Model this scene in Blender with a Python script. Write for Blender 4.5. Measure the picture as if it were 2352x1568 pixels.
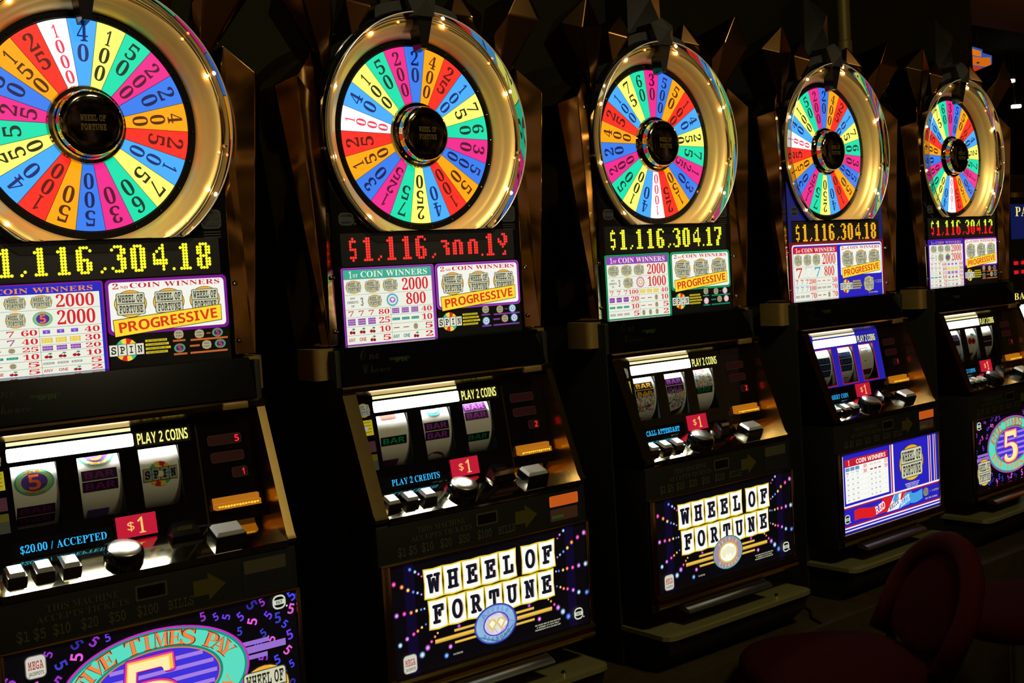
import bpy, bmesh, math, random
from math import sin, cos, pi, radians, sqrt, atan2
from mathutils import Matrix, Vector
random.seed(7)
SC = bpy.context.scene
for o in list(bpy.data.objects):
    bpy.data.objects.remove(o)
COL = SC.collection

# ------------------------------------------------------------------ camera
cam_d = bpy.data.cameras.new('camera')
cam = bpy.data.objects.new('camera', cam_d); COL.objects.link(cam)
cam_d.sensor_width = 36.0
cam_d.lens = 2709.27 / 2352 * 36.0
cam_d.clip_start = 0.05; cam_d.clip_end = 100
Rv = Vector((0.7743, -0.6301, -0.0591)).normalized()
Wv = Vector((0.6276, 0.7765, -0.0565)).normalized()
Uv = Rv.cross(Wv); Rv = Wv.cross(Uv)
M = Matrix((Rv, Uv, -Wv)).transposed().to_4x4()
M.translation = Vector((-0.5522, -1.9543, 1.52))
cam.matrix_world = M
SC.camera = cam
# ------------------------------------------------------------------ view, world, lights
SC.view_settings.view_transform = 'Standard'
SC.view_settings.look = 'None'
SC.view_settings.gamma = 1.0
SC.view_settings.use_curve_mapping = False
SC.view_settings.exposure = 0.0
SC.cycles.use_denoising = True
SC.cycles.max_bounces = 8
SC.cycles.caustics_reflective = True
SC.cycles.sample_clamp_indirect = 4.0
w = bpy.data.worlds.new('world'); SC.world = w; w.use_nodes = True
nt_ = w.node_tree; tc_ = nt_.nodes.new('ShaderNodeTexCoord'); nz_ = nt_.nodes.new('ShaderNodeTexNoise')
nz_.inputs['Scale'].default_value = 5.0; nz_.inputs['Detail'].default_value = 3.0
rp_ = nt_.nodes.new('ShaderNodeValToRGB'); nt_.links.new(tc_.outputs['Generated'], nz_.inputs['Vector']); nt_.links.new(nz_.outputs['Fac'], rp_.inputs['Fac'])
cr_ = rp_.color_ramp; cr_.elements[0].position = 0.40; cr_.elements[0].color = (0.006, 0.004, 0.0015, 1)
cr_.elements[1].position = 0.72; cr_.elements[1].color = (0.60, 0.40, 0.14, 1)  # warm and violet blotches invented for the gold to reflect
for p_, c_ in ((0.50, (0.045, 0.024, 0.006, 1)), (0.58, (0.18, 0.095, 0.02, 1)), (0.60, (0.10, 0.05, 0.16, 1)), (0.63, (0.24, 0.15, 0.05, 1))):
    e_ = cr_.elements.new(p_); e_.color = c_
nt_.links.new(rp_.outputs['Color'], nt_.nodes['Background'].inputs[0])
nt_.nodes['Background'].inputs[1].default_value = 0.7

def area_light(name, loc, size, energy, color, target, sy=None):
    d = bpy.data.lights.new(name, 'AREA'); d.energy = energy; d.color = color
    d.shape = 'RECTANGLE'; d.size = size; d.size_y = sy or size
    o = bpy.data.objects.new(name, d); COL.objects.link(o); o.location = loc
    o.rotation_euler = (Vector(target) - Vector(loc)).to_track_quat('-Z', 'Y').to_euler()
    return o
def spot(name, loc, target, energy, angle, color):
    d = bpy.data.lights.new(name, 'SPOT'); d.energy = energy; d.color = color; d.spot_size = radians(angle); d.spot_blend = 0.7; d.shadow_soft_size = 0.06
    o = bpy.data.objects.new(name, d); COL.objects.link(o); o.location = loc
    o.rotation_euler = (Vector(target) - Vector(loc)).to_track_quat('-Z', 'Y').to_euler(); return o
for k in range(5):      # narrow unseen spots added to brighten the gold rims, one on each wheel
    spot('rim_fill_spot', (0.15 + 0.75*k, -2.3, 3.6), (0.21 + 0.75*k, 0.15, 1.84), 290, 13.5, (1.0, 0.80, 0.48))
area_light('fill_light', (1.2, -2.4, 3.7), 0.5, 25, (1.0, 0.90, 0.5), (1.6, 0, 0.6))  # unseen fill, added to lift shelves and cabinets
area_light('soffit_fill', (9.0, 0.6, 2.7), 0.8, 45, (1.0, 0.62, 0.22), (9.4, 0.6, 4.0))  # unseen upward lamp, added to lift the brown soffit

# ------------------------------------------------------------------ colour helpers, materials
def lin(c):
    c = c / 255.0
    return c / 12.92 if c <= 0.04045 else ((c + 0.055) / 1.055) ** 2.4
def RGB(r, g, b): return (lin(r), lin(g), lin(b), 1.0)
MATS = {}
def mat(name, col, rough=0.5, metal=0.0, spec=0.5, noise=0.0, nscale=40, bump=0.0, coat=0.0):
    m = bpy.data.materials.new(name); m.use_nodes = True
    nt = m.node_tree; b = nt.nodes['Principled BSDF']
    b.inputs['Base Color'].default_value = (*col, 1); b.inputs['Roughness'].default_value = rough
    b.inputs['Metallic'].default_value = metal; b.inputs['Specular IOR Level'].default_value = spec
    if coat: b.inputs['Coat Weight'].default_value = coat
    if noise or bump:
        tc = nt.nodes.new('ShaderNodeTexCoord'); n = nt.nodes.new('ShaderNodeTexNoise')
        n.inputs['Scale'].default_value = nscale; n.inputs['Detail'].default_value = 4
        nt.links.new(tc.outputs['Object'], n.inputs['Vector'])
        if noise:
            mx = nt.nodes.new('ShaderNodeMix'); mx.data_type = 'RGBA'
            mx.inputs[6].default_value = tuple(c * (1 - noise) for c in col) + (1,)
            mx.inputs[7].default_value = tuple(min(1, c * (1 + noise)) for c in col) + (1,)
            nt.links.new(n.outputs['Fac'], mx.inputs[0]); nt.links.new(mx.outputs[2], b.inputs['Base Color'])
        if bump:
            bp = nt.nodes.new('ShaderNodeBump'); bp.inputs['Strength'].default_value = bump; bp.inputs['Distance'].default_value = 0.004
            nt.links.new(n.outputs['Fac'], bp.inputs['Height']); nt.links.new(bp.outputs['Normal'], b.inputs['Normal'])
    MATS[name] = m; return m
def emit(name, col, s):
    m = bpy.data.materials.new(name); m.use_nodes = True
    b = m.node_tree.nodes['Principled BSDF']
    b.inputs['Base Color'].default_value = (0.02, 0.02, 0.02, 1); b.inputs['Roughness'].default_value = 0.35
    b.inputs['Emission Color'].default_value = (*col, 1); b.inputs['Emission Strength'].default_value = s
    MATS[name] = m; return m
def attr_mat(name, glow, rough=0.5):
    m = bpy.data.materials.new(name); m.use_nodes = True
    nt = m.node_tree; b = nt.nodes['Principled BSDF']
    a = nt.nodes.new('ShaderNodeAttribute'); a.attribute_name = 'Col'
    b.inputs['Roughness'].default_value = rough
    if glow:
        b.inputs['Base Color'].default_value = (0.01, 0.01, 0.01, 1)
        b.inputs['Specular IOR Level'].default_value = 0.2
        nt.links.new(a.outputs['Color'], b.inputs['Emission Color']); b.inputs['Emission Strength'].default_value = glow
    else:
        nt.links.new(a.outputs['Color'], b.inputs['Base Color']); b.inputs['Specular IOR Level'].default_value = 0.15
    MATS[name] = m; return m
mat('black_plastic', (0.015, 0.015, 0.010), 0.45, 0, 0.3)
mat('black_gloss', (0.004, 0.004, 0.004), 0.12, 0, 0.5)
mat('black_glass', (0.003, 0.003, 0.003), 0.05, 0, 0.35)
mat('cabinet_black', (0.019, 0.019, 0.010), 0.5, 0, 0.35, noise=0.3, nscale=120)
mat('gold_mirror', (0.60, 0.36, 0.11), 0.12, 1.0, noise=0.12, nscale=9, bump=0.9)
for n_ in MATS['gold_mirror'].node_tree.nodes:
    if n_.type == 'TEX_NOISE': n_.inputs['Scale'].default_value = 7.0; n_.inputs['Detail'].default_value = 0.0
    if n_.type == 'BUMP': n_.inputs['Distance'].default_value = 0.02
mat('gold_satin', (0.88, 0.64, 0.23), 0.42, 0.55, noise=0.06, nscale=14)
mat('crystal_copper', (0.26, 0.13, 0.042), 0.22, 1.0, noise=0.2, nscale=9)
mat('gold_trim', (0.50, 0.32, 0.11), 0.22, 1.0, noise=0.1, nscale=60)
mat('gold_block', (0.52, 0.34, 0.11), 0.5, 0.6, noise=0.1, nscale=50)
mat('deck_metal', (0.66, 0.60, 0.40), 0.07, 1.0, noise=0.08, nscale=200)
mat('chrome', (0.75, 0.74, 0.70), 0.08, 1.0)
mat('steel', (0.62, 0.62, 0.56), 0.28, 1.0, noise=0.08, nscale=80)
mat('shelf_metal', (0.50, 0.45, 0.17), 0.45, 0.7, noise=0.2, nscale=300)
mat('dark_chrome', (0.10, 0.085, 0.06), 0.08, 1.0)
mat('clear_acrylic', (0.97, 0.97, 0.95), 0.02, 0.0)
nt_ = MATS['clear_acrylic'].node_tree; tr_ = nt_.nodes.new('ShaderNodeBsdfTransparent'); gl_ = nt_.nodes.new('ShaderNodeBsdfGlossy'); mx_ = nt_.nodes.new('ShaderNodeMixShader')
tr_.inputs[0].default_value = (0.95, 0.95, 0.93, 1); gl_.inputs['Roughness'].default_value = 0.02; gl_.inputs['Color'].default_value = (0.9, 0.9, 0.88, 1); mx_.inputs[0].default_value = 0.5
nt_.links.new(tr_.outputs[0], mx_.inputs[1]); nt_.links.new(gl_.outputs[0], mx_.inputs[2]); nt_.links.new(mx_.outputs[0], nt_.nodes['Material Output'].inputs[0])
mat('white_bead', (0.85, 0.84, 0.78), 0.22, 0.6)
mat('hub_chrome', (0.55, 0.47, 0.30), 0.06, 1.0)
mat('dark_crystal', (0.02, 0.02, 0.018), 0.06, 0, 0.6)
mat('button_cap', (0.75, 0.75, 0.72), 0.25, 0.3)
mat('reel_paper', (0.80, 0.80, 0.76), 0.5, 0)
mat('brown_laminate', (0.045, 0.030, 0.012), 0.5, 0, 0.3, noise=0.35, nscale=25)
mat('red_fabric', (0.024, 0.0005, 0.0005), 0.9, 0, 0.05, noise=0.4, nscale=220, bump=0.3)
mat('red_piping', (0.036, 0.0015, 0.0008), 0.8, 0, 0.08)
mat('carpet', (0.020, 0.019, 0.008), 0.95, 0, 0.1, noise=0.6, nscale=30, bump=0.4)
mat('wall_dark', (0.040, 0.038, 0.012), 0.8, 0, 0.2, noise=0.15, nscale=3)
mat('ceiling_brown', (0.16, 0.066, 0.014), 0.8, 0, 0.2, noise=0.15, nscale=3)
mat('pole_gold', (0.40, 0.32, 0.10), 0.55, 0.5)
emit('bulb_lit', (1.0, 0.44, 0.14), 80)
emit('bulb_dim', (1.0, 0.32, 0.08), 3.0)
emit('white_tube', (1.0, 0.99, 0.93), 100.0)
emit('lamp_white', (1.0, 0.97, 0.9), 3.0)
attr_mat('backlit_print', 1.0)
attr_mat('backlit_bright', 1.35)
attr_mat('backlit_strip', 5.0)
attr_mat('backlit_wheel', 1.15)
attr_mat('led_glow', 1.25)
attr_mat('ink_print', 0)

# ------------------------------------------------------------------ mesh helpers
ZB = 0.55          # slot machines stand on a base this high
class MB:
    def __init__(s): s.v = []; s.f = []; s.m = []; s.c = []
    def face(s, pts, c=None):
        n = len(s.v); s.v += [tuple(p) for p in pts]; s.f.append(tuple(range(n, n + len(pts)))); s.c.append(c)
    def raw(s, vs, fs, c=None):
        n = len(s.v); s.v += [tuple(p) for p in vs]
        for f in fs: s.f.append(tuple(i + n for i in f)); s.c.append(c)
    def box(s, x0, x1, y0, y1, z0, z1, bev=0.0):
        if bev:
            bm = bmesh.new(); bmesh.ops.create_cube(bm, size=1)
            for v in bm.verts: v.co = Vector(((x0+x1)/2 + v.co.x*(x1-x0), (y0+y1)/2 + v.co.y*(y1-y0), (z0+z1)/2 + v.co.z*(z1-z0)))
            bmesh.ops.bevel(bm, geom=bm.edges[:], offset=bev, segments=2, affect='EDGES', profile=0.5)
            s.bm(bm)
        else:
            p = [(x, y, z) for z in (z0, z1) for y in (y0, y1) for x in (x0, x1)]
            s.raw(p, [(0,2,3,1),(4,5,7,6),(0,1,5,4),(2,6,7,3),(0,4,6,2),(1,3,7,5)])
        return s
    def bm(s, bm):
        bm.verts.index_update(); s.raw([v.co.copy() for v in bm.verts], [[v.index for v in f.verts] for f in bm.faces]); bm.free()
    def prism_x(s, prof, x0, x1):       # closed yz profile extruded along x
        n = len(prof); vs = [(x0, y, z) for y, z in prof] + [(x1, y, z) for y, z in prof]
        fs = [(i, (i+1) % n, n+(i+1) % n, n+i) for i in range(n)] + [tuple(range(n))[::-1], tuple(range(n, 2*n))]
        s.raw(vs, fs); return s
    def prism_y(s, prof, y0, y1):       # closed xz outline extruded along y
        n = len(prof); vs = [(x, y0, z) for x, z in prof] + [(x, y1, z) for x, z in prof]
        fs = [(i, n+i, n+(i+1) % n, (i+1) % n) for i in range(n)] + [tuple(range(n)), tuple(range(n, 2*n))[::-1]]
        s.raw(vs, fs); return s
    def prism_z(s, prof, z0, z1):
        n = len(prof); vs = [(x, y, z0) for x, y in prof] + [(x, y, z1) for x, y in prof]
        fs = [(i, (i+1) % n, n+(i+1) % n, n+i) for i in range(n)] + [tuple(range(n))[::-1], tuple(range(n, 2*n))]
        s.raw(vs, fs); return s
    def lathe_y(s, prof, cx, cz, n=96, closed=False, clamp=None):   # (r, y) profile about an axis along y
        k = len(prof); vs = []
        for i in range(n):
            a = 2*pi*i/n
            for r, y in prof:
                z = cz + r*cos(a)
                if clamp is not None: z = max(z, clamp)
                vs.append((cx + r*sin(a), y, z))
        fs = []
        for i in range(n):
            j = (i+1) % n
            for q in range(k if closed else k-1):
                q2 = (q+1) % k
                fs.append((i*k+q, i*k+q2, j*k+q2, j*k+q))
        s.raw(vs, fs); return s
    def lathe_z(s, prof, cx, cy, n=40):
        k = len(prof); vs = [(cx + r*cos(2*pi*i/n), cy + r*sin(2*pi*i/n), z) for i in range(n) for r, z in prof]
        fs = [(i*k+q, ((i+1) % n)*k+q, ((i+1) % n)*k+q+1, i*k+q+1) for i in range(n) for q in range(k-1)]
        s.raw(vs, fs); return s
    def hull(s, pts):
        bm = bmesh.new(); vs = [bm.verts.new(p) for p in pts]
        bmesh.ops.convex_hull(bm, input=vs)
        for v in [v for v in bm.verts if not v.link_faces]: bm.verts.remove(v)
        s.bm(bm); return s
    def sphere(s, c, r, sy=1.0, n=10):
        bm = bmesh.new(); bmesh.ops.create_uvsphere(bm, u_segments=n, v_segments=max(5, n//2+1), radius=r)
        for v in bm.verts: v.co = Vector((c[0]+v.co.x, c[1]+v.co.y*sy, c[2]+v.co.z))
        s.bm(bm); return s
    def xf(s, M):
        s.v = [tuple(M @ Vector(p)) for p in s.v]; return s

def link(name, me, parent, mats):
    o = bpy.data.objects.new(name, me); COL.objects.link(o)
    for m in (mats if isinstance(mats, (list, tuple)) else [mats]): me.materials.append(MATS[m])
    if parent is not None: o.parent = parent
    return o
def build(name, mb, m, parent=None, zoff=None, smooth=35, merge=True, label=None, fixn=True):
    if zoff is None: zoff = ZB if parent is not None else 0.0
    me = bpy.data.meshes.new(name)
    me.from_pydata([(x, y, z - zoff) for x, y, z in mb.v], [], mb.f)
    if any(c is not None for c in mb.c):
        at = me.color_attributes.new('Col', 'FLOAT_COLOR', 'CORNER')
        buf = []
        for f, c in zip(mb.f, mb.c): buf += list(c or (0, 0, 0, 1)) * len(f)
        at.data.foreach_set('color', buf)
    elif merge:
        bm = bmesh.new(); bm.from_mesh(me)
        bmesh.ops.remove_doubles(bm, verts=bm.verts[:], dist=1e-5)
        if fixn: bmesh.ops.recalc_face_normals(bm, faces=bm.faces[:])
        bm.to_mesh(me); bm.free()
        if smooth:
            me.polygons.foreach_set('use_smooth', [True]*len(me.polygons))
            me.set_sharp_from_angle(angle=radians(smooth))
    me.update()
    o = link(name, me, parent, m)
    if label: o['label'] = label
    return o
def empty(name, label, cat, loc, rz=0, group=None):
    o = bpy.data.objects.new(name, None); COL.objects.link(o); o.location = loc; o.rotation_euler = (0, 0, rz)
    o.empty_display_size = 0.1
    o['label'] = label; o['category'] = cat
    if group: o['group'] = group
    return o
def tag(o, label, cat, group=None):
    o['label'] = label; o['category'] = cat
    if group: o['group'] = group
    return o
def struct(name, mb, m):
    o = build(name, mb, m); o['kind'] = 'structure'; return o

# ------------------------------------------------------------------ lettering
GC = {}
def conv(ch, style):
    if style == 'serif':
        if ch.isdigit(): return chr(0x1D7CE + int(ch))
        if 'A' <= ch <= 'Z': return chr(0x1D400 + ord(ch) - 65)
        if 'a' <= ch <= 'z': return chr(0x1D41A + ord(ch) - 97)
    if style == 'sans':
        if ch.isdigit(): return chr(0x1D7EC + int(ch))
        if 'A' <= ch <= 'Z': return chr(0x1D5D4 + ord(ch) - 65)
    if style == 'slab':
        if ch.isdigit(): return chr(0x1D7F6 + int(ch))
        if 'A' <= ch <= 'Z': return chr(0x1D670 + ord(ch) - 65)
    if style == 'script':
        if 'A' <= ch <= 'Z': return chr(0x1D4D0 + ord(ch) - 65)
        if 'a' <= ch <= 'z': return chr(0x1D4EA + ord(ch) - 97)
    return ch
def glyph(ch, style, res):
    k = (ch, style, res)
    if k in GC: return GC[k]
    cu = bpy.data.curves.new('g', 'FONT'); cu.body = conv(ch, style); cu.resolution_u = res; cu.fill_mode = 'FRONT'
    if style == 'slab': cu.offset = 0.020
    o = bpy.data.objects.new('g', cu); COL.objects.link(o)
    dg = bpy.context.evaluated_depsgraph_get()
    me = bpy.data.meshes.new_from_object(o.evaluated_get(dg))
    vs = [(v.co.x, v.co.y) for v in me.vertices]; fs = [tuple(p.vertices) for p in me.polygons]
    bpy.data.objects.remove(o); bpy.data.curves.remove(cu); bpy.data.meshes.remove(me)
    if vs:
        x0 = min(v[0] for v in vs); x1 = max(v[0] for v in vs); y0 = min(v[1] for v in vs); y1 = max(v[1] for v in vs)
    else: x0 = x1 = y0 = y1 = 0
    GC[k] = (vs, fs, x0, x1, y0, y1); return GC[k]

class Art:
    """flat printed shapes laid in thin layers on a plane; pos(x, z, layer) -> local point"""
    EPS = 0.00022
    def __init__(s, pos): s.pos = pos if callable(pos) else (lambda x, z, l, y=pos: (x, y - l*Art.EPS, z)); s.mb = MB()
    def poly(s, pts, c, l=1): s.mb.face([s.pos(x, z, l) for x, z in pts], RGB(*c)); return s
    def rect(s, x0, z0, x1, z1, c, l=1): return s.poly([(x0, z0), (x1, z0), (x1, z1), (x0, z1)], c, l)
    def rrect(s, x0, z0, x1, z1, r, c, l=1):
        pts = []
        for cx, cz, a0 in ((x1-r, z1-r, 0), (x0+r, z1-r, 90), (x0+r, z0+r, 180), (x1-r, z0+r, 270)):
            for k in range(5): a = radians(a0 + k*22.5); pts.append((cx + r*cos(a), cz + r*sin(a)))
        return s.poly(pts, c, l)
    def ell(s, cx, cz, rx, rz, c, l=1, n=24, a0=0, a1=360):
        full = abs(a1 - a0 - 360) < 1e-6
        pts = [(cx + rx*cos(radians(a0 + (a1-a0)*k/n)), cz + rz*sin(radians(a0 + (a1-a0)*k/n))) for k in range(n if full else n+1)]
        if not full: pts.append((cx, cz))
        return s.poly(pts, c, l)
    def line(s, x0, z0, x1, z1, wd, c, l=1):
        d = sqrt((x1-x0)**2 + (z1-z0)**2) or 1; nx, nz = -(z1-z0)/d*wd/2, (x1-x0)/d*wd/2
        return s.poly([(x0-nx, z0-nz), (x1-nx, z1-nz), (x1+nx, z1+nz), (x0+nx, z0+nz)], c, l)
    def char(s, ch, cx, cz, h, c, style='serif', rot=0, sx=1.0, l=2, res=4, ref='H', shear=0.0, wfix=None):
        vs, fs, x0, x1, y0, y1 = glyph(ch, style, res)
        if not vs: return
        R = glyph('0' if ref == '0' else 'H', style, res); k = h/(R[5]-R[4])
        kx = k*sx if wfix is None else wfix/(x1-x0)
        mx, my = (x0+x1)/2, R[4] + (R[5]-R[4])/2
        ca, sa = cos(rot), sin(rot); col = RGB(*c)
        P = []
        for x, y in vs:
            px, py = (x-mx)*kx, (y-my)*k; px += shear*py
            P.append(s.pos(cx + px*ca - py*sa, cz + px*sa + py*ca, l))
        s.mb.raw(P, fs, col)
    def text(s, t, cx, cz, h, c, style='sans', w=None, rot=0, sx=1.0, l=2, res=2, shear=0.0, align='c', sp=0.06):
        R = glyph('H', style, res); k = h/(R[5]-R[4]); x = 0; pl = []
        for ch in t:
            if ch == ' ': x += 0.30; continue
            g = glyph(ch, style, res); pl.append((ch, x - g[2])); x += g[3]-g[2] + sp
        tot = max(x - sp, 1e-6); kx = k*sx if w is None else w/tot
        off = {'c': -tot/2, 'l': 0, 'r': -tot}[align]
        ca, sa = cos(rot), sin(rot); col = RGB(*c); my = (R[4]+R[5])/2
        for ch, x0 in pl:
            vs, fs = glyph(ch, style, res)[:2]; P = []
            for gx, gy in vs:
                px, py = (gx + x0 + off)*kx, (gy-my)*k; px += shear*py
                P.append(s.pos(cx + px*ca - py*sa, cz + px*sa + py*ca, l))
            s.mb.raw(P, fs, col)
        return s
    def done(s, name, parent, m='backlit_print', label=None):
        return build(name, s.mb, m, parent, smooth=0, label=label)

# ------------------------------------------------------------------ printed motifs
RED = (215, 30, 45)
def wof_badge(name, parent, pos, cx, cz, w, h, l=3, small=False, dark=0, m='backlit_print', third=''):
    A = Art(pos); g = 1 - dark
    f = lambda *c: tuple(int(x*g) for x in c)
    A.ell(cx, cz, w*0.50, h*0.50, f(70, 55, 30), l); A.ell(cx, cz, w*0.48, h*0.48, f(240, 190, 60), l+1)
    for a0, cc in ((20, (215, 40, 30)), (-50, (200, 60, 30)), (160, (250, 210, 70)), (75, (240, 170, 50))):
        A.ell(cx, cz, w*0.47, h*0.47, f(*cc), l+2, 8, a0, a0+35)
    A.rrect(cx-w*0.44, cz-h*0.40, cx+w*0.44, cz+h*0.40, h*0.08, f(60, 60, 45), l+3)
    A.rrect(cx-w*0.42, cz-h*0.38, cx+w*0.42, cz+h*0.38, h*0.07, f(205, 205, 175), l+4)
    A.text('WHEEL OF', cx, cz+h*0.19, h*0.27, f(35, 35, 30), 'slab', w*0.76, l=l+5, res=1)
    A.text('FORTUNE', cx, cz-h*0.19, h*0.27, f(35, 35, 30), 'slab', w*0.72, l=l+5, res=1)
    A.line(cx-w*0.42, cz, cx+w*0.42, cz, h*0.03, f(90, 90, 70), l+5)
    return A.done(name, parent, m)
def mini_badge(A, cx, cz, w, h, l=3, c=(165, 165, 135)):
    A.ell(cx, cz, w*0.52, h*0.52, (200, 140, 60), l); A.rrect(cx-w*0.44, cz-h*0.4, cx+w*0.44, cz+h*0.4, h*0.08, c, l+1)
    for d in (0.18, -0.18): A.text('WHEEL' if d > 0 else 'FORT', cx, cz+h*d, h*0.2, (70, 70, 55), 'slab', w*0.66, l=l+2, res=1)
def five_oval(A, cx, cz, w, h, l=3, dim=1.0):
    f = lambda *c: tuple(int(x*dim) for x in c)
    A.ell(cx, cz, w/2, h/2, f(60, 175, 150), l); A.ell(cx, cz, w*0.46, h*0.45, f(140, 190, 120), l+1)
    A.ell(cx, cz, w*0.33, h*0.33, f(80, 45, 150), l+2)
    A.text('FIVE', cx, cz+h*0.39, h*0.10, f(225, 100, 50), 'sans', w*0.4, l=l+3, res=1)
    A.text('TIMES PAY', cx, cz-h*0.39, h*0.10, f(225, 100, 50), 'sans', w*0.5, l=l+3, res=1)
    A.char('5', cx, cz, h*0.55, f(245, 110, 50), 'sans', sx=1.0, l=l+4, res=2, wfix=w*0.30)
def gem_round(A, cx, cz, r, kind, l=3, sx=1.0):
    o, i, t = {'double': ((80, 170, 190), (150, 110, 210), 'DOUBLE'), 'triple': ((205, 120, 170), (215, 195, 90), 'TRIPLE'), 'five': ((200, 110, 60), (120, 170, 130), '')}[kind]
    A.ell(cx, cz, r*sx, r, o, l); A.ell(cx, cz, r*0.75*sx, r*0.75, (225, 225, 220), l+1); A.ell(cx, cz, r*0.5*sx, r*0.45, i, l+2)
    A.poly([(cx-r*0.3*sx, cz+r*0.1), (cx, cz-r*0.3), (cx+r*0.3*sx, cz+r*0.1), (cx+r*0.15*sx, cz+r*0.25), (cx-r*0.15*sx, cz+r*0.25)], (245, 240, 210), l+3)
def bars(A, cx, cz, w, h, c, n=1, l=3, t='BAR'):
    hh = h/n
    for k in range(n):
        z = cz - h/2 + hh*(k+0.5)
        A.rect(cx-w/2, z-hh*0.42, cx+w/2, z+hh*0.42, c, l)
        A.text(t, cx, z, hh*0.5, tuple(min(255, v+70) for v in c), 'sans', w*0.8, l=l+1, res=1)
def cherry(A, cx, cz, w, h, l=3):
    A.line(cx-w*0.2, cz-h*0.1, cx+w*0.15, cz+h*0.45, h*0.07, (40, 110, 60), l)
    A.line(cx+w*0.25, cz-h*0.15, cx+w*0.15, cz+h*0.45, h*0.07, (40, 110, 60), l)
    A.ell(cx+w*0.28, cz+h*0.3, w*0.2, h*0.12, (40, 130, 80), l, 10)
    A.ell(cx-w*0.22, cz-h*0.2, w*0.26, h*0.26, (170, 25, 40), l+1, 12); A.ell(cx+w*0.24, cz-h*0.24, w*0.24, h*0.24, (140, 20, 40), l+1, 12)
def seven(A, cx, cz, w, h, c, l=3): A.char('7', cx, cz, h, c, 'serif', wfix=w, l=l, res=2, ref='0')
def pie(A, cx, cz, r, l=3, n=12, sx=1.0):
    cc = [(60, 150, 230), (240, 200, 40), (215, 40, 40), (250, 210, 60), (60, 190, 150), (70, 130, 220)]
    for k in range(n): A.ell(cx, cz, r*sx, r, cc[k % 6], l, 4, 360*k/n, 360*(k+1)/n)
def spin_logo(name, parent, pos, cx, cz, w, h, l=3, dim=1.0, m='backlit_print'):
    A = Art(pos); pie(A, cx, cz, h/2, l)
    A.ell(cx, cz, h*0.12, h*0.12, (240, 230, 190), l+1)
    for k, ch in enumerate('SPIN'):
        x = cx + w*(k-1.5)/4; c = int(225*dim)
        A.rect(x-w*0.125, cz-h*0.26, x+w*0.125, cz+h*0.26, (60, 60, 55), l+2)
        A.rect(x-w*0.112, cz-h*0.24, x+w*0.112, cz+h*0.24, (c, c, int(c*0.9)), l+3)
        A.char(ch, x, cz, h*0.32, (25, 25, 25), 'slab', l=l+4, res=2, wfix=w*0.14 if ch != 'I' else w*0.10)
    return A.done(name, parent, m)
def stadium_logo(A, cx, cz, w, h, c, l=3):
    A.rrect(cx-w/2, cz-h/2, cx+w/2, cz+h/2, h*0.38, c, l); A.rrect(cx-w*0.40, cz-h*0.38, cx+w*0.40, cz+h*0.38, h*0.3, (8, 8, 8), l+1)
    A.rect(cx-w*0.45, cz-h*0.17, cx+w*0.45, cz+h*0.17, c, l+2); A.text('IGT', cx, cz, h*0.2, (20, 20, 20), 'sans', w*0.5, l=l+3, res=1)
    A.ell(cx+w*0.56, cz-h*0.38, w*0.07, w*0.07, c, l)

# ------------------------------------------------------------------ dot matrix
DOT = {
'0': ".###. ##.## ##.## ##.## ##.## ##.## ##.## ##.## .###.", '1': ".##. ###. .##. .##. .##. .##. .##. .##. ####",
'2': ".###. ##.## ...## ...## ..##. .##.. ##... ##... #####", '3': ".###. #..## ...## ..##. ..### ...## ...## #..## .###.",
'4': "...#. ..##. .#.#. #..#. #..#. ##### ##### ...#. ...#.", '6': ".###. ##..# ##... ##... ####. ##.## ##.## ##.## .###.",
'7': "##### #..## ...## ...## ..##. ..##. .##.. .##.. .##..", '8': ".###. ##.## ##.## ##.## .###. ##.## ##.## ##.## .###.",
'$': ".#. ### #.. #.. ### ..# ..# ### .#.", ',': "... ... ... ... ... ... ... ..# .#.", '.': "... ... ... ... ... ... ... ... .#.",
'a': "..... ..... .###. ...## ..##. ...## ...## ...## .....", 'n': "..... ..... .###. ##.## ##.## ##.## ##.## ##.## .....",
'j': "..##. ...## #..## ##.## .###. ..#.. ..... ...#. ..##."}
XS = [-0.194, -0.158, -0.133, -0.101, -0.062, -0.026, 0.004, 0.035, 0.071, 0.112, 0.137, 0.160, 0.196]
def jackpot(parent, text, ctop, cbot):
    A = Art(0.1495); A.rect(-0.222, 1.5555, 0.228, 1.6235, (13, 11, 7), 0)
    for k in range(1, 13): A.line(-0.222+0.0346*k, 1.556, -0.222+0.0346*k, 1.623, 0.0006, (24, 19, 12), 1)
    disp = A.done('jackpot_display', parent)
    p = 0.0055
    for ch, x in zip(text, XS):
        rows = DOT[ch].split(); mb = Art(0.1490)
        for r, row in enumerate(rows):
            for q, b in enumerate(row):
                if b == '#':
                    c = ctop if r < 4 else cbot
                    mb.ell(x + (q-(len(row)-1)/2)*p*1.02, 1.6120 - r*p, p*0.53, p*0.53, c, 1, 8)
        mb.done('led_character', disp, 'led_glow')

# ------------------------------------------------------------------ the wheel
WC = (0.008, 1.833)
SEQ = [40, 100, 50, 200, 20, 400, 25, 100, 75, 60, 30, 500, 50, 100, 40, 250, 75, 125, 30, 150, 25, 1000]
WCOL = ['lb', 'ye', 'te', 'ma', 'bl', 'or', 're', 'lb', 'ye', 'te', 'ma', 'bl', 'or', 're', 'lb', 'ye', 'te', 'ma', 'bl', 'or', 're', 'wh']
WRGB = {'lb': (66, 165, 245), 'ye': (255, 250, 110), 'te': (12, 215, 165), 'ma': (230, 38, 135), 'bl': (52, 120, 228), 'or': (255, 160, 12), 're': (238, 42, 32), 'wh': (255, 255, 255)}
NRGB = {'lb': (12, 40, 110), 'ye': (38, 36, 8), 'te': (5, 50, 38), 'ma': (75, 5, 35), 'bl': (8, 22, 85), 'or': (80, 32, 4), 're': (85, 6, 10), 'wh': (228, 60, 85)}
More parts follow.
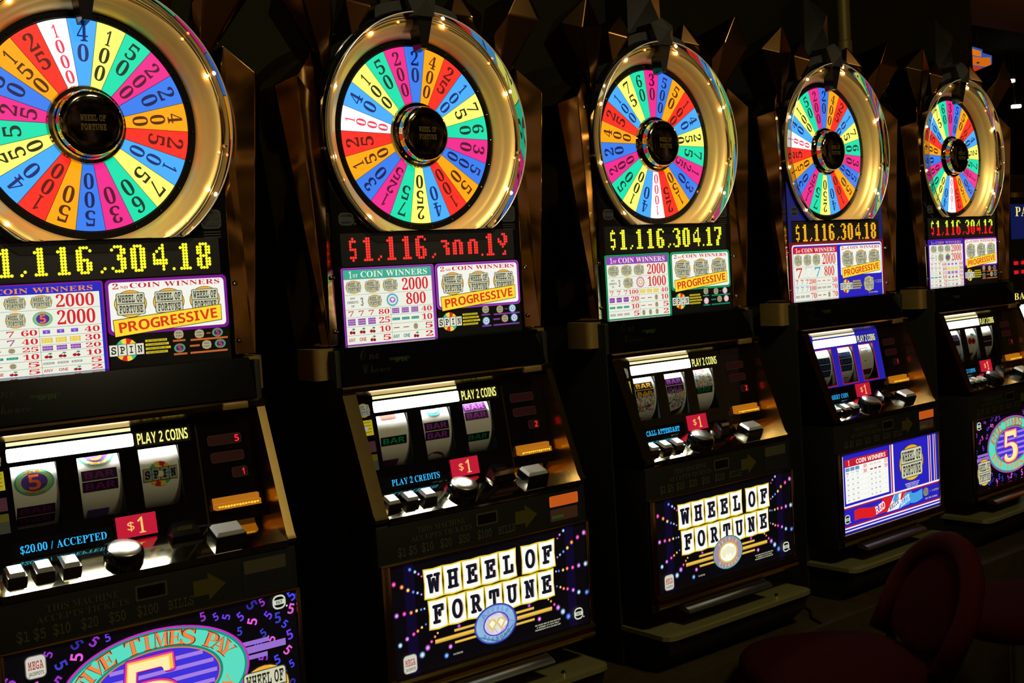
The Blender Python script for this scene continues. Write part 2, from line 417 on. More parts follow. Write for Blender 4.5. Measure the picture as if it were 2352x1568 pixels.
def wheel(parent, top, ang):
    mb = MB(); mb.lathe_y([(0.02, 0.1860), (0.192, 0.1860), (0.193, 0.1850), (0.207, 0.1850), (0.207, 0.205), (0.02, 0.205)], *WC, n=88, closed=True)
    wh = build('wheel', mb, 'black_gloss', parent)
    for k in range(88):
        if k % 4 == 0:
            a = radians(ang + 360/22*(k/4+0.5)); pm = MB(); pm.sphere((WC[0]+0.1985*sin(a), 0.184, WC[1]+0.1985*cos(a)), 0.0022, n=8)
            build('peg', pm, 'black_gloss', wh)
    st = 360/22
    for i in range(22):
        k = (top + i) % 22; a = radians(ang + st*i); n = SEQ[k]; cc = WRGB[WCOL[k]]
        A = Art(0.1850); hw = radians(st/2)
        pts = [(WC[0]+r*sin(t), WC[1]+r*cos(t)) for r, ts in ((0.190, [a-hw*0.985+hw*1.97*q/6 for q in range(7)]), (0.058, [a+hw*0.95-hw*1.9*q/2 for q in range(3)])) for t in ts]
        A.poly(pts, cc, 1)
        s = str(n); L = len(s)
        h = {2: 0.0315, 3: 0.0290, 4: 0.0235}[L]; p = {2: 0.0360, 3: 0.0335, 4: 0.0272}[L]
        for q, ch in enumerate(s):
            r = 0.1815 - h/2 - q*p
            wd = h*0.62*(0.55 if ch == '1' else 1.0)
            wd = min(wd, 2*r*math.tan(hw)*0.66)
            A.char(ch, WC[0]+r*sin(a), WC[1]+r*cos(a), h, NRGB[WCOL[k]], 'serif', rot=-a, wfix=wd, l=2, res=5, ref='0')
        A.done('wedge', wh, 'backlit_wheel')
    hub = MB(); hub.lathe_y([(0.030, 0.186), (0.069, 0.185), (0.0715, 0.181), (0.0690, 0.1765), (0.0625, 0.1755), (0.0600, 0.1720), (0.0600, 0.1600), (0.0585, 0.1530), (0.0540, 0.1485), (0.047, 0.1470), (0.0455, 0.149), (0.001, 0.149)], *WC, n=64)
    hb = build('wheel_hub', hub, 'hub_chrome', parent)
    cap = MB(); cap.lathe_y([(0.0450, 0.1488), (0.0445, 0.147), (0.036, 0.1455), (0.001, 0.1450)], *WC, n=48)
    cp = build('hub_cap', cap, 'dark_chrome', hb)
    A = Art(0.1448)
    for z, t in ((0.008, 'WHEEL OF'), (-0.008, 'FORTUNE')): A.text(t, WC[0], WC[1]+z, 0.011, (70, 56, 14), 'slab', 0.045, l=1, res=1)
    A.done('hub_lettering', hb, 'ink_print')
    # gold rim, its polished lip and the bulbs round it
    rim = MB(); rim.lathe_y([(0.2045, 0.200), (0.2045, 0.1870), (0.2075, 0.1790), (0.2125, 0.1700), (0.2180, 0.1640), (0.2205, 0.1622), (0.2220, 0.1595), (0.2280, 0.1525), (0.2345, 0.1475), (0.2395, 0.1465), (0.2430, 0.1500), (0.2442, 0.160), (0.2300, 0.200)], *WC, n=128, closed=True, clamp=1.6255)
    rm = build('wheel_rim', rim, 'gold_satin', parent, smooth=50)
    lip = MB(); lip.lathe_y([(0.2452, 0.1600), (0.2470, 0.1450), (0.2495, 0.1320), (0.2515, 0.1225)], *WC, n=128, clamp=1.6250)
    build('rim_lip', lip, 'clear_acrylic', rm, smooth=60)
    bead = MB(); bead.lathe_y([(0.2505, 0.1225), (0.2508, 0.1210), (0.2518, 0.1204), (0.2529, 0.1210), (0.2532, 0.1225)], *WC, n=128, closed=True, clamp=1.6250)
    build('lip_edge', bead, 'white_bead', rm, smooth=60)
    base = MB(); base.lathe_y([(0.2440, 0.1550), (0.2445, 0.1495), (0.2456, 0.1480), (0.2468, 0.1500), (0.2470, 0.1560)], *WC, n=128, closed=True, clamp=1.6250)
    build('lip_base', base, 'white_bead', rm, smooth=60)
    skirt = MB(); skirt.lathe_y([(0.2560, 0.1500), (0.2585, 0.1400), (0.2600, 0.1400), (0.2605, 0.1560), (0.2470, 0.1600), (0.2470, 0.1560)], *WC, n=128, closed=True, clamp=1.6250)
    build('rim_skirt', skirt, 'black_gloss', rm, smooth=40)
    for a, lit in ((14, 1), (67, 1), (120, 1), (-32, 1), (-68, 1), (-103, 1), (-138, 1), (48, 0), (102, 0), (138, 0), (-14, 0), (-115, 0)):
        t = radians(a); b = MB(); b.sphere((WC[0]+0.2375*sin(t), 0.1455, WC[1]+0.2375*cos(t)), 0.0036 if lit else 0.0028, n=12)
        build('bulb', b, 'bulb_lit' if lit else 'bulb_dim', rm, smooth=180)

# ------------------------------------------------------------------ gold topper pieces
def bevel(o, w=0.0022):
    m = o.modifiers.new('edge', 'BEVEL'); m.width = w; m.segments = 2; m.limit_method = 'ANGLE'; m.angle_limit = radians(15); return o
def topper(parent):
    for s in (-1, 1):
        c = WC[0]*0.3
        f = lambda x, y, z: (c + s*x, y, z)
        mb = MB()
        A, B, C, D = f(0.244, 0.150, 1.397), f(0.281, 0.137, 1.397), f(0.281, 0.137, 1.397), f(0.244, 0.150, 1.880)
        otop, rtop, ap = f(0.342, 0.165, 1.921), f(0.313, 0.122, 1.934), f(0.262, 0.150, 1.988)
        rbot, obot = f(0.276, 0.130, 1.397), f(0.284, 0.150, 1.397)
        bk = [f(0.244, 0.26, 1.397), f(0.284, 0.26, 1.397), f(0.335, 0.28, 1.921), f(0.262, 0.28, 1.98), f(0.244, 0.26, 1.88)]
        v = [A, rbot, obot, otop, rtop, ap, D] + bk
        mb.raw(v, [(0, 1, 4, 5, 6), (1, 2, 3, 4), (3, 5, 4), (0, 6, 11, 7), (6, 5, 10, 11), (5, 3, 9, 10), (3, 2, 8, 9), (2, 1, 0, 7, 8), (7, 11, 10, 9, 8)])
        wg = bevel(build('side_wing', mb, 'gold_mirror', parent, smooth=0))
        for z in (1.795, 1.535, 1.425):
            b = MB(); b.lathe_y([(0.0001, 0.139), (0.003, 0.1395), (0.0045, 0.142), (0.0045, 0.152)], c + s*0.251, z, n=14)
            build('bolt', b, 'chrome', wg)
        cr = MB(); cr.hull([f(0.268, 0.118, 2.172), f(0.338, 0.142, 2.106), f(0.252, 0.152, 1.985), f(0.300, 0.105, 2.09), f(0.205, 0.150, 2.06), f(0.225, 0.120, 2.10), f(0.215, 0.17, 1.93), f(0.30, 0.25, 2.08), f(0.26, 0.25, 2.14), f(0.22, 0.25, 1.96)])
        bevel(build('crystal', cr, 'crystal_copper', parent, smooth=0))
        cr = MB(); cr.hull([f(0.163, 0.150, 2.022), f(0.175, 0.150, 2.100), f(0.115, 0.165, 2.150), f(0.092, 0.155, 2.098), f(0.130, 0.125, 2.085), f(0.14, 0.24, 2.13), f(0.16, 0.24, 2.05), f(0.10, 0.24, 2.09)])
        bevel(build('crystal', cr, 'crystal_copper', parent, smooth=0))
        arc = MB(); pr = [(WC[0]*0+c + s*r*sin(t), WC[1]+r*cos(t)) for r, ts in ((0.259, [radians(5+3.2*q) for q in range(7)]), (0.281, [radians(22-2.8*q) for q in range(7)])) for t in ts]
        arc.prism_y(pr, 0.150, 0.20); build('arc_reflection', arc, 'dark_crystal', parent, smooth=0)  # dark arcs modelled in place of a grey reflection above the rim
    cr = MB(); cr.hull([(-0.062, 0.19, 2.11), (-0.062, 0.185, 2.290), (0.052, 0.185, 2.245), (0.06, 0.19, 2.15), (0.0, 0.165, 2.20), (-0.05, 0.28, 2.27), (0.05, 0.28, 2.23), (0.05, 0.28, 2.12), (-0.05, 0.28, 2.12)])
    build('crown_crystal', cr, 'dark_crystal', parent, smooth=0)
    jw = MB(); jw.hull([(0.0, 0.13, 2.145), (-0.040, 0.13, 2.128), (0.040, 0.13, 2.128), (-0.026, 0.12, 2.075), (0.026, 0.12, 2.075), (0, 0.105, 2.11), (0.03, 0.2, 2.13), (-0.03, 0.2, 2.13), (0.02, 0.2, 2.075), (-0.02, 0.2, 2.075)])
    build('crown_jewel', jw, 'dark_crystal', parent, smooth=0)
    pt = MB(); pt.hull([(WC[0]-0.022, 0.128, 2.088), (WC[0]+0.022, 0.128, 2.088), (WC[0]-0.022, 0.165, 2.088), (WC[0]+0.022, 0.165, 2.088), (WC[0]-0.008, 0.138, 2.012), (WC[0]+0.008, 0.138, 2.012), (WC[0]-0.008, 0.168, 2.008), (WC[0]+0.008, 0.168, 2.008)])
    build('pointer', pt, 'black_gloss', parent, smooth=0)

# ------------------------------------------------------------------ top glass with its pay tables
def top_box(parent, variant):
    cx, cz = WC
    angs = sorted(set([i*5 for i in range(72)] + [round(math.degrees(atan2(x-cx, z-cz))) % 360 for x, z in ((0.252, 1.388), (-0.240, 1.388), (0.252, 1.833), (-0.240, 1.833))]))
    def outer(a):
        t = radians(a); dx, dz = sin(t), cos(t)
        if dz >= -1e-6: r = 0.262
        else:
            r = (1.388-cz)/dz
        if dx > 1e-6: r = min(r, (0.252-cx)/dx) if dz < 0.02 else min(r, 0.262)
        if dx < -1e-6: r = min(r, (-0.240-cx)/dx) if dz < 0.02 else min(r, 0.262)
        return (cx + r*dx, cz + r*dz)
    n = len(angs); fr = [outer(a) for a in angs]; inn = [(cx + 0.232*sin(radians(a)), cz + 0.232*cos(radians(a))) for a in angs]
    inn = [(x, max(z, 1.6265)) if True else 0 for x, z in inn]
    g = MB(); vs = [(x, 0.150, z) for x, z in inn] + [(x, 0.150, z) for x, z in fr] + [(x, 0.156, z) for x, z in fr]
    g.raw(vs, [(i, n+i, n+(i+1) % n, (i+1) % n) for i in range(n)] + [(n+i, 2*n+i, 2*n+(i+1) % n, n+(i+1) % n) for i in range(n)])
    gl = build('top_glass', g, 'black_glass', parent, smooth=0)
    bx = MB(); out = [(x*0.985, z if z < 1.5 else z-0.002) for x, z in fr]
    N = len(out); v2 = [(x, 0.158, z) for x, z in out] + [(x, 0.56, z) for x, z in out]
    bx.raw(v2, [(i, N+i, N+(i+1) % N, (i+1) % N) for i in range(N)] + [tuple(range(N, 2*N))])
    # recess wall and back behind the wheel
    bx.lathe_y([(0.236, 0.158), (0.236, 0.215), (0.001, 0.215)], cx, cz, n=48)
    build('top_box', bx, 'black_plastic', parent, smooth=0)
    A = Art(0.1495); dimc = (34, 32, 20) if variant != 'rwb' else (40, 40, 46)
    stadium_logo(A, -0.205, 1.653, 0.036, 0.026, dimc, 1)
    A.done('maker_logo', gl, 'backlit_print'); A = Art(0.1495); A.rrect(0.196, 1.640, 0.236, 1.676, 0.008, dimc, 1); A.rrect(0.199, 1.643, 0.233, 1.673, 0.007, (12, 12, 10), 2)
    A.text('WHEEL OF', 0.216, 1.663, 0.009, dimc, 'slab', 0.03, l=3, res=1); A.text('FORTUNE', 0.216, 1.651, 0.009, dimc, 'slab', 0.03, l=3, res=1)
    for k in range(3): A.line(0.2, 1.634-0.005*k, 0.234, 1.634-0.005*k, 0.0022, (26, 24, 14), 1)
    A.done('game_logo', gl, 'backlit_print')
    if variant == 'rwb':      # blue printed corners and white-red outline of this glass
        A = Art(0.1498)
        A.poly([(-0.238, 1.556), (-0.222, 1.556), (-0.222, 1.626), (-0.11, 1.626), (-0.17, 1.66), (-0.215, 1.71), (-0.238, 1.74)], (24, 26, 96), 0); A.done('blue_corner', gl); A = Art(0.1498)
        A.poly([(0.25, 1.556), (0.25, 1.74), (0.23, 1.71), (0.19, 1.66), (0.125, 1.626), (0.228, 1.626), (0.228, 1.556)], (24, 26, 96), 0)
        A.done('blue_corner', gl, 'backlit_print')

def rows_text(A, x0, x1, zs, spec, l=4):
    for (za, zb), (kind, n, v) in zip(zip(zs, zs[1:]), spec):
        zc = (za+zb)/2; h = za-zb; w = x1-x0
        A.text(v, x1-0.002, zc, h*0.62, RED, 'serif', min(w*0.07*len(v)+0.012, w*0.34), l=l, res=2, align='r')
        for q in range(n):
            x = x0 + w*(0.10 + 0.23*q); s = w*0.17
            if kind == '7': seven(A, x, zc, s*0.72, h*0.68, (200, 30, 45), l)
            elif kind == '7p': seven(A, x, zc, s*0.72, h*0.68, (150, 40, 130), l)
            elif kind == '7b': seven(A, x, zc, s*0.72, h*0.68, (60, 150, 215), l)
            elif kind in ('pb', 'pb2', 'pb3'): bars(A, x, zc, s, h*0.72, (120, 50, 150), {'pb': 1, 'pb2': 2, 'pb3': 3}[kind], l)
            elif kind in ('gb', 'yb', 'kb'): bars(A, x, zc, s*1.05, h*(0.34 if kind != 'yb' else 0.62), {'gb': (30, 130, 110), 'yb': (225, 180, 40), 'kb': (150, 150, 140)}[kind], 1 if kind != 'yb' else 3, l)
            elif kind == 'ch': cherry(A, x, zc, s*0.8, h*0.74, l)
            elif kind == 't': bars(A, x, zc, s*0.7, h*0.5, (110, 70, 190), 1, l, 'T')
            elif kind == 'dash': A.line(x-s*0.4, zc, x+s*0.4, zc, h*0.10, (215, 60, 60), l)
            elif kind == 'mix':
                if q == n-1: mini_badge(A, x, zc, s*0.62, h*0.7, l)
                else: A.line(x-s*0.4, zc, x+s*0.4, zc, h*0.10, (160, 60, 60), l)
            elif kind in ('any', 'anyg'):
                if q == 0: A.text('ANY', x-s*0.1, zc, h*0.42, (190, 90, 80) if kind == 'any' else (30, 130, 110), 'sans', s*0.9, l=l, res=1)
                elif q == 1: A.text('ONE', x, zc, h*0.42, (190, 90, 80) if kind == 'any' else (30, 130, 110), 'sans', s*0.9, l=l, res=1)
                else: cherry(A, x, zc, s*0.8, h*0.74, l)
            elif kind == 'bad':
                mini_badge(A, x, zc, s*0.62, h*0.78, l)
PT = {
'five': dict(edge=(120, 20, 140), bg=(30, 36, 190), hdr=(34, 34, 190), htx=(240, 140, 60), v=('2000', '2000'), lines=(1.5345, 1.507, 1.476), rz=(1.476, 1.461, 1.446, 1.434, 1.420, 1.407, 1.395),
  L=[('7', 3, '60'), ('7p', 3, '40'), ('mix', 3, '25'), ('gb', 3, '10'), ('mix', 3, '5'), ('any', 3, '5')], R=[('t', 3, '40'), ('yb', 3, '30'), ('pb2', 3, '20'), ('ch', 3, '10'), ('kb', 3, '5'), ('any', 3, '2')]),
'double': dict(edge=(150, 62, 175), bg=(60, 20, 90), hdr=(62, 170, 140), htx=(225, 240, 225), v=('2000', '800'), lines=(1.529, 1.4975, 1.467), rz=(1.467, 1.451, 1.432, 1.414, 1.396),
  L=[('7', 3, '80'), ('pb3', 3, '25'), ('ch', 3, '10'), ('any', 3, '5')], R=[('pb3', 3, '40'), ('gb', 3, '10'), ('mix', 3, '5'), ('anyg', 3, '2')]),
'triple': dict(edge=(20, 160, 100), bg=(5, 60, 35), hdr=(150, 62, 180), htx=(240, 235, 220), v=('2000', '1000'), lines=(1.529, 1.4975, 1.467), rz=(1.467, 1.451, 1.432, 1.414, 1.396),
  L=[('7', 3, '100'), ('pb', 3, '20'), ('gb', 3, '10'), ('kb', 3, '5')], R=[('yb', 3, '40'), ('mix', 3, '10'), ('mix', 3, '5'), ('bad', 3, '2')]),
'rwb': dict(edge=(235, 235, 240), bg=(40, 34, 190), hdr=(205, 25, 40), htx=(245, 240, 240), v=('2000', '800'), lines=(1.530, 1.492, 1.458), rz=(1.458, 1.438, 1.418, 1.394),
  L=[('7', 3, '200'), ('7b', 3, '100'), ('kb', 3, '70')], R=[('dash', 3, '50'), ('kb', 3, '70'), ('mix', 3, '70')])}
def paytables(parent, variant):
    P = PT[variant]; Y = 0.1490
    A = Art(Y)
    if variant == 'rwb':
        A.rect(-0.2385, 1.390, 0.250, 1.5635, (110, 16, 30), 0); A.rrect(-0.226, 1.386, 0.2375, 1.556, 0.010, P['edge'], 1); A.rrect(-0.222, 1.386, 0.2335, 1.552, 0.009, P['bg'], 2)
    else:
        A.rrect(-0.226, 1.392, 0.0035, 1.553, 0.005, P['edge'], 0); A.rect(-0.226, 1.392, 0.0035, 1.40, P['edge'], 0); A.rrect(-0.2235, 1.3935, 0.0005, 1.5505, 0.004, P['bg'], 1)
        A.rrect(-0.2225, 1.3935, -0.0005, 1.5495, 0.004, P['edge'] if variant != 'five' else P['bg'], 2)
    z0, z1, z2 = P['lines']; xl, xr = -0.221, -0.0045
    A.rect(xl, P['rz'][-1], xr, z0, (236, 238, 222), 3)
    A.rect(xl, z0+0.0005, xr, 1.5485, P['hdr'], 3)
    for z in (z1,) + P['rz'][:-1]: A.line(xl, z, xr, z, 0.0006, (120, 130, 115), 4)
    A.line(-0.1125, z2, -0.1125, P['rz'][-1], 0.0007, (110, 120, 110), 4)
    pt = A.done('first_coin_panel', parent)
    A = Art(Y); hz = (z0+1.5485)/2; hh = 1.5485-z0
    A.text('1', -0.205, hz, hh*0.70, P['htx'], 'serif', 0.007, l=5); A.text('ST', -0.193, hz-hh*0.12, hh*0.34, P['htx'], 'serif', 0.012, l=5)
    A.text('COIN WINNERS', -0.098, hz, hh*0.62, P['htx'], 'serif', 0.165, l=5, res=2)
    A.done('heading', pt)
    A = Art(Y)
    for (za, zb), v in zip(((z0, z1), (z1, z2)), P['v']):
        A.text(v, -0.0475, (za+zb)/2, (za-zb)*0.76, RED, 'serif', 0.066 if len(v) == 4 else 0.050, l=5, res=3)
    zc = (z1+z2)/2
    if variant == 'rwb':
        for x, c in ((-0.196, (215, 30, 45)), (-0.150, (170, 170, 175)), (-0.106, (60, 160, 220))):
            seven(A, x, zc, 0.029, 0.029, c, 5)
            if c[0] == 170: seven(A, x, zc, 0.025, 0.026, (250, 250, 250), 6)
    else:
        A.text('ANY', -0.203, zc+0.008, 0.004, (90, 90, 85), 'sans', 0.012, l=5, res=1); A.text('CREDITS', -0.203, zc, 0.005, (90, 90, 85), 'sans', 0.026, l=5, res=1)
        A.text('OF', -0.203, zc-0.008, 0.004, (90, 90, 85), 'sans', 0.008, l=5, res=1); A.text('3', -0.181, zc, 0.016, (60, 60, 60), 'serif', 0.006, l=5)
        if variant == 'five': five_oval(A, -0.105, zc, 0.034, 0.026, 5)
        else: gem_round(A, -0.107, zc, 0.0135, variant, 5, 1.08)
    rows_text(A, xl+0.002, -0.114, P['rz'], P['L'], 5); rows_text(A, -0.111, xr-0.002, P['rz'], P['R'], 5)
    A.done('pay_rows', pt)
    zb = (z0+z1)/2
    for x in ((-0.199, -0.154, -0.110) if variant != 'five' else (-0.194, -0.149, -0.105)):
        wof_badge('badge', pt, Y, x, zb, 0.037, (z0-z1)*0.86, 5)
    if variant != 'rwb': wof_badge('badge', pt, Y, -0.150, zc, 0.034, (z1-z2)*0.86, 5)
    # second coin panel
    A = Art(Y)
    if variant != 'rwb':
        A.rrect(0.0065, 1.4530, 0.2375, 1.5530, 0.009, P['edge'], 0)
        if variant != 'five': A.rrect(0.0095, 1.4558, 0.2345, 1.5500, 0.008, P['bg'], 1); A.rrect(0.0105, 1.4566, 0.2335, 1.5492, 0.008, P['edge'], 2)
    A.rrect(0.0125, 1.4585, 0.2315, 1.5475, 0.007, (244, 244, 234), 3)
    sp = A.done('second_coin_panel', parent)
    A = Art(Y); A.text('2', 0.025, 1.5405, 0.0095, (200, 25, 50), 'serif', 0.011, l=5); A.text('ND', 0.0405, 1.5385, 0.005, (200, 25, 50), 'serif', 0.014, l=5)
    A.text('COIN WINNERS', 0.137, 1.5410, 0.0088, (200, 25, 50), 'serif', 0.172, l=5, res=2); A.done('heading', sp)
    for x, z in ((0.0505, 1.508), (0.122, 1.508), (0.192, 1.508)): wof_badge('badge', sp, Y, x, z, 0.060, 0.050, 5)
    A = Art(Y)
    bn = [(0.0180, 1.4500), (0.2215, 1.4685), (0.2215, 1.4965), (0.0165, 1.4795)]
    A.poly([(x + (0.0012 if x > .1 else -0.0012), z + (0.0012 if k > 1 else -0.0012)) for k, (x, z) in enumerate(bn)], (60, 35, 10), 11); A.poly(bn, (252, 218, 50), 12)
    A.text('PROGRESSIVE', 0.1195, 1.4737, 0.0185, (214, 52, 26), 'sans', 0.188, rot=0.0865, l=13, res=3); A.done('progressive_banner', sp)
    # lower right: the spin feature
    A = Art(Y); bgc = (8, 7, 5) if variant != 'rwb' else P['bg']
    if variant != 'rwb': A.rect(0.0065, 1.392, 0.2375, 1.4525, bgc, 0)
    for k in range(4): A.rect(0.072, 1.4365-0.0072*k, 0.113 + 0.003*(k % 3), 1.4408-0.0072*k, (205, 185, 40), 5)
    for k, t in enumerate(('OR FORTUNE WITH', 'A COIN PLAYED', 'TAKE WHEEL OF', 'FORTUNE SPIN ONLY')):
        A.text(t, 0.093, 1.4386-0.0072*k, 0.0024, (70, 60, 10), 'sans', 0.036, l=6, res=1)
    if variant == 'rwb':
        pass
    else:
        tone = {'five': (190, 95, 45), 'double': (120, 60, 150), 'triple': (20, 130, 100)}[variant]
        def rnd(x, z):
            if variant == 'five': five_oval(A, x, z, 0.022, 0.017, 5, 0.75)
            else: gem_round(A, x, z, 0.009, variant, 5, 1.1)
        mini_badge(A, 0.136, 1.446, 0.018, 0.016, 5); rnd(0.136, 1.4205)
        mini_badge(A, 0.176, 1.444, 0.018, 0.016, 5); rnd(0.212, 1.444); mini_badge(A, 0.189, 1.4225, 0.018, 0.016, 5); rnd(0.216, 1.4225)
        for x0, x1, z in ((0.124, 0.148, 1.4345), (0.124, 0.150, 1.4095), (0.158, 0.232, 1.4335), (0.156, 0.175, 1.4225), (0.156, 0.230, 1.4095)): A.line(x0, z, x1, z, 0.0035, tone, 5)
        A.line(0.190, 1.444, 0.198, 1.444, 0.002, tone, 5)
    lb = A.done('spin_panel', parent)
    spin_logo('spin_logo', lb, Y, 0.037, 1.4255, 0.064, 0.041, 5)
    if variant == 'rwb':
        wof_badge('badge', lb, Y, 0.158, 1.428, 0.056, 0.048, 5)
        A = Art(Y); A.text('= 1 SPIN', 0.209, 1.433, 0.010, (150, 140, 70), 'slab', 0.038, l=6, res=1); A.done('lettering', lb); A = Art(Y); A.text('ON TOP WHEEL', 0.180, 1.4005, 0.004, (200, 180, 60), 'sans', 0.05, l=6, res=1)
        A.done('lettering', lb)

# ------------------------------------------------------------------ reel window area
def RG(x, z, l=0): return (x, 0.117 + 0.176*(z-1.277) - l*Art.EPS, z)
RX = ((-0.188, -0.113), (-0.078, -0.004), (0.030, 0.104)); RZ0, RZ1 = 1.143, 1.2465
DRUM_Y, DRUM_Z, DRUM_R = 0.1935, 1.195, 0.085
def reel_symbol(parent, r, spec):
    x0, x1 = RX[r]; cx = (x0+x1)/2
    def pos(x, z, l):
        t = (z - DRUM_Z)/DRUM_R
        t = max(-1.4, min(1.4, t)); rr = DRUM_R + 0.0004 + l*Art.EPS
        return (x, DRUM_Y - rr*cos(t), DRUM_Z + rr*sin(t))
    kind, z = spec[0], spec[1]
    A = Art(pos); w = x1-x0
    if kind == 'bar':
        col, n = spec[2], spec[3]; fg = spec[4]
        for k in range(n):
            zz = z + (k-(n-1)/2)*0.0195
            for q in range(6):
                A.rect(x0+0.006+(w-0.012)*q/6, zz-0.0088, x0+0.006+(w-0.012)*(q+1)/6, zz+0.0088, col, 1)
            A.text('BAR', cx, zz, 0.0115, fg, 'sans', w*0.70, l=2, res=2)
    elif kind == 'five': five_oval(A, cx, z, w*0.88, 0.046, 1)
    elif kind == 'gem': gem_round(A, cx, z, 0.026, spec[2], 1)
    elif kind == 'seven': seven(A, cx, z, 0.044, 0.040, spec[2], 1)
    elif kind == 'seven_line':
        seven(A, cx, z, 0.044, 0.042, (60, 60, 60), 1); seven(A, cx, z, 0.038, 0.037, (225, 225, 220), 2)
    elif kind == 'disc': A.ell(cx, z, 0.028, 0.024, spec[2], 1)
    elif kind == 'block': A.rect(cx-0.022, z-0.009, cx+0.016, z+0.009, spec[2], 1)
    elif kind == 'cherry': cherry(A, cx, z, 0.05, 0.04, 1)
    elif kind == 'spin':
        return spin_logo('symbol', parent, pos, cx, z, w*0.86, 0.045, 1, 0.75, 'ink_print')
    elif kind == 'foil':
        rg = random.Random(z*1000+r)
        for k in range(300):
            x = rg.uniform(x0+0.004, x1-0.004); zz = rg.uniform(z-0.022, z+0.022); s = rg.uniform(0.001, 0.0028)
            c = rg.choice([(120, 90, 200), (80, 160, 200), (230, 190, 90), (230, 120, 60), (120, 200, 160), (225, 225, 220), (90, 80, 160), (190, 190, 185)])
            A.poly([(x-s, zz), (x, zz-s*1.4), (x+s*0.8, zz), (x, zz+s*1.4)], c, 1)
    return A.done('symbol', parent, 'ink_print')
PUR, PURF = (42, 18, 60), (150, 55, 165)
REELS = {
0: [[('five', 1.217), ('bar', 1.158, PUR, 2, (85, 25, 80))], [('five', 1.252), ('bar', 1.204, PUR, 2, (110, 35, 105)), ('block', 1.141, (95, 75, 150))], [('spin', 1.199)]],
1: [[('bar', 1.193, (6, 26, 24), 1, (30, 150, 110)), ('block', 1.248, (220, 60, 50)), ('block', 1.142, (95, 50, 110))], [('gem', 1.257, 'double'), ('bar', 1.2, (40, 22, 60), 2, (150, 60, 175)), ('disc', 1.128, (150, 30, 35))], [('bar', 1.229, (75, 30, 95), 2, (165, 75, 180)), ('bar', 1.172, (6, 26, 24), 1, (25, 120, 90))]],
2: [[('foil', 1.185), ('bar', 1.216, (50, 32, 6), 2, (235, 180, 60)), ('seven', 1.158, (150, 25, 20))], [('foil', 1.183), ('bar', 1.216, (40, 18, 60), 2, (150, 60, 175)), ('disc', 1.158, (50, 45, 50))], [('foil', 1.221), ('block', 1.248, (220, 60, 60)), ('bar', 1.193, (6, 26, 22), 1, (20, 120, 80))]],
3: [[('bar', 1.196, (10, 30, 66), 3, (40, 80, 140)), ('seven_line', 1.135)], [('bar', 1.205, (10, 30, 66), 3, (45, 90, 160)), ('seven_line', 1.135)], [('seven_line', 1.217), ('bar', 1.163, (60, 14, 20), 1, (140, 40, 40))]],
4: [[('bar', 1.215, (40, 24, 60), 2, (60, 40, 90)), ('block', 1.165, (60, 56, 90))], [('cherry', 1.213), ('block', 1.155, (110, 60, 30))], [('bar', 1.196, (40, 22, 50), 2, (70, 40, 80))]]}
VFD = ['$20.00 / ACCEPTED', 'PLAY 2 CREDITS', 'CALL ATTENDANT', 'INSERT COIN', 'PLAY 2 COINS']
LEDS = [('5', '', '1'), ('', '', '2'), ('', '', '2'), ('', '', '1'), ('', '', '1')]
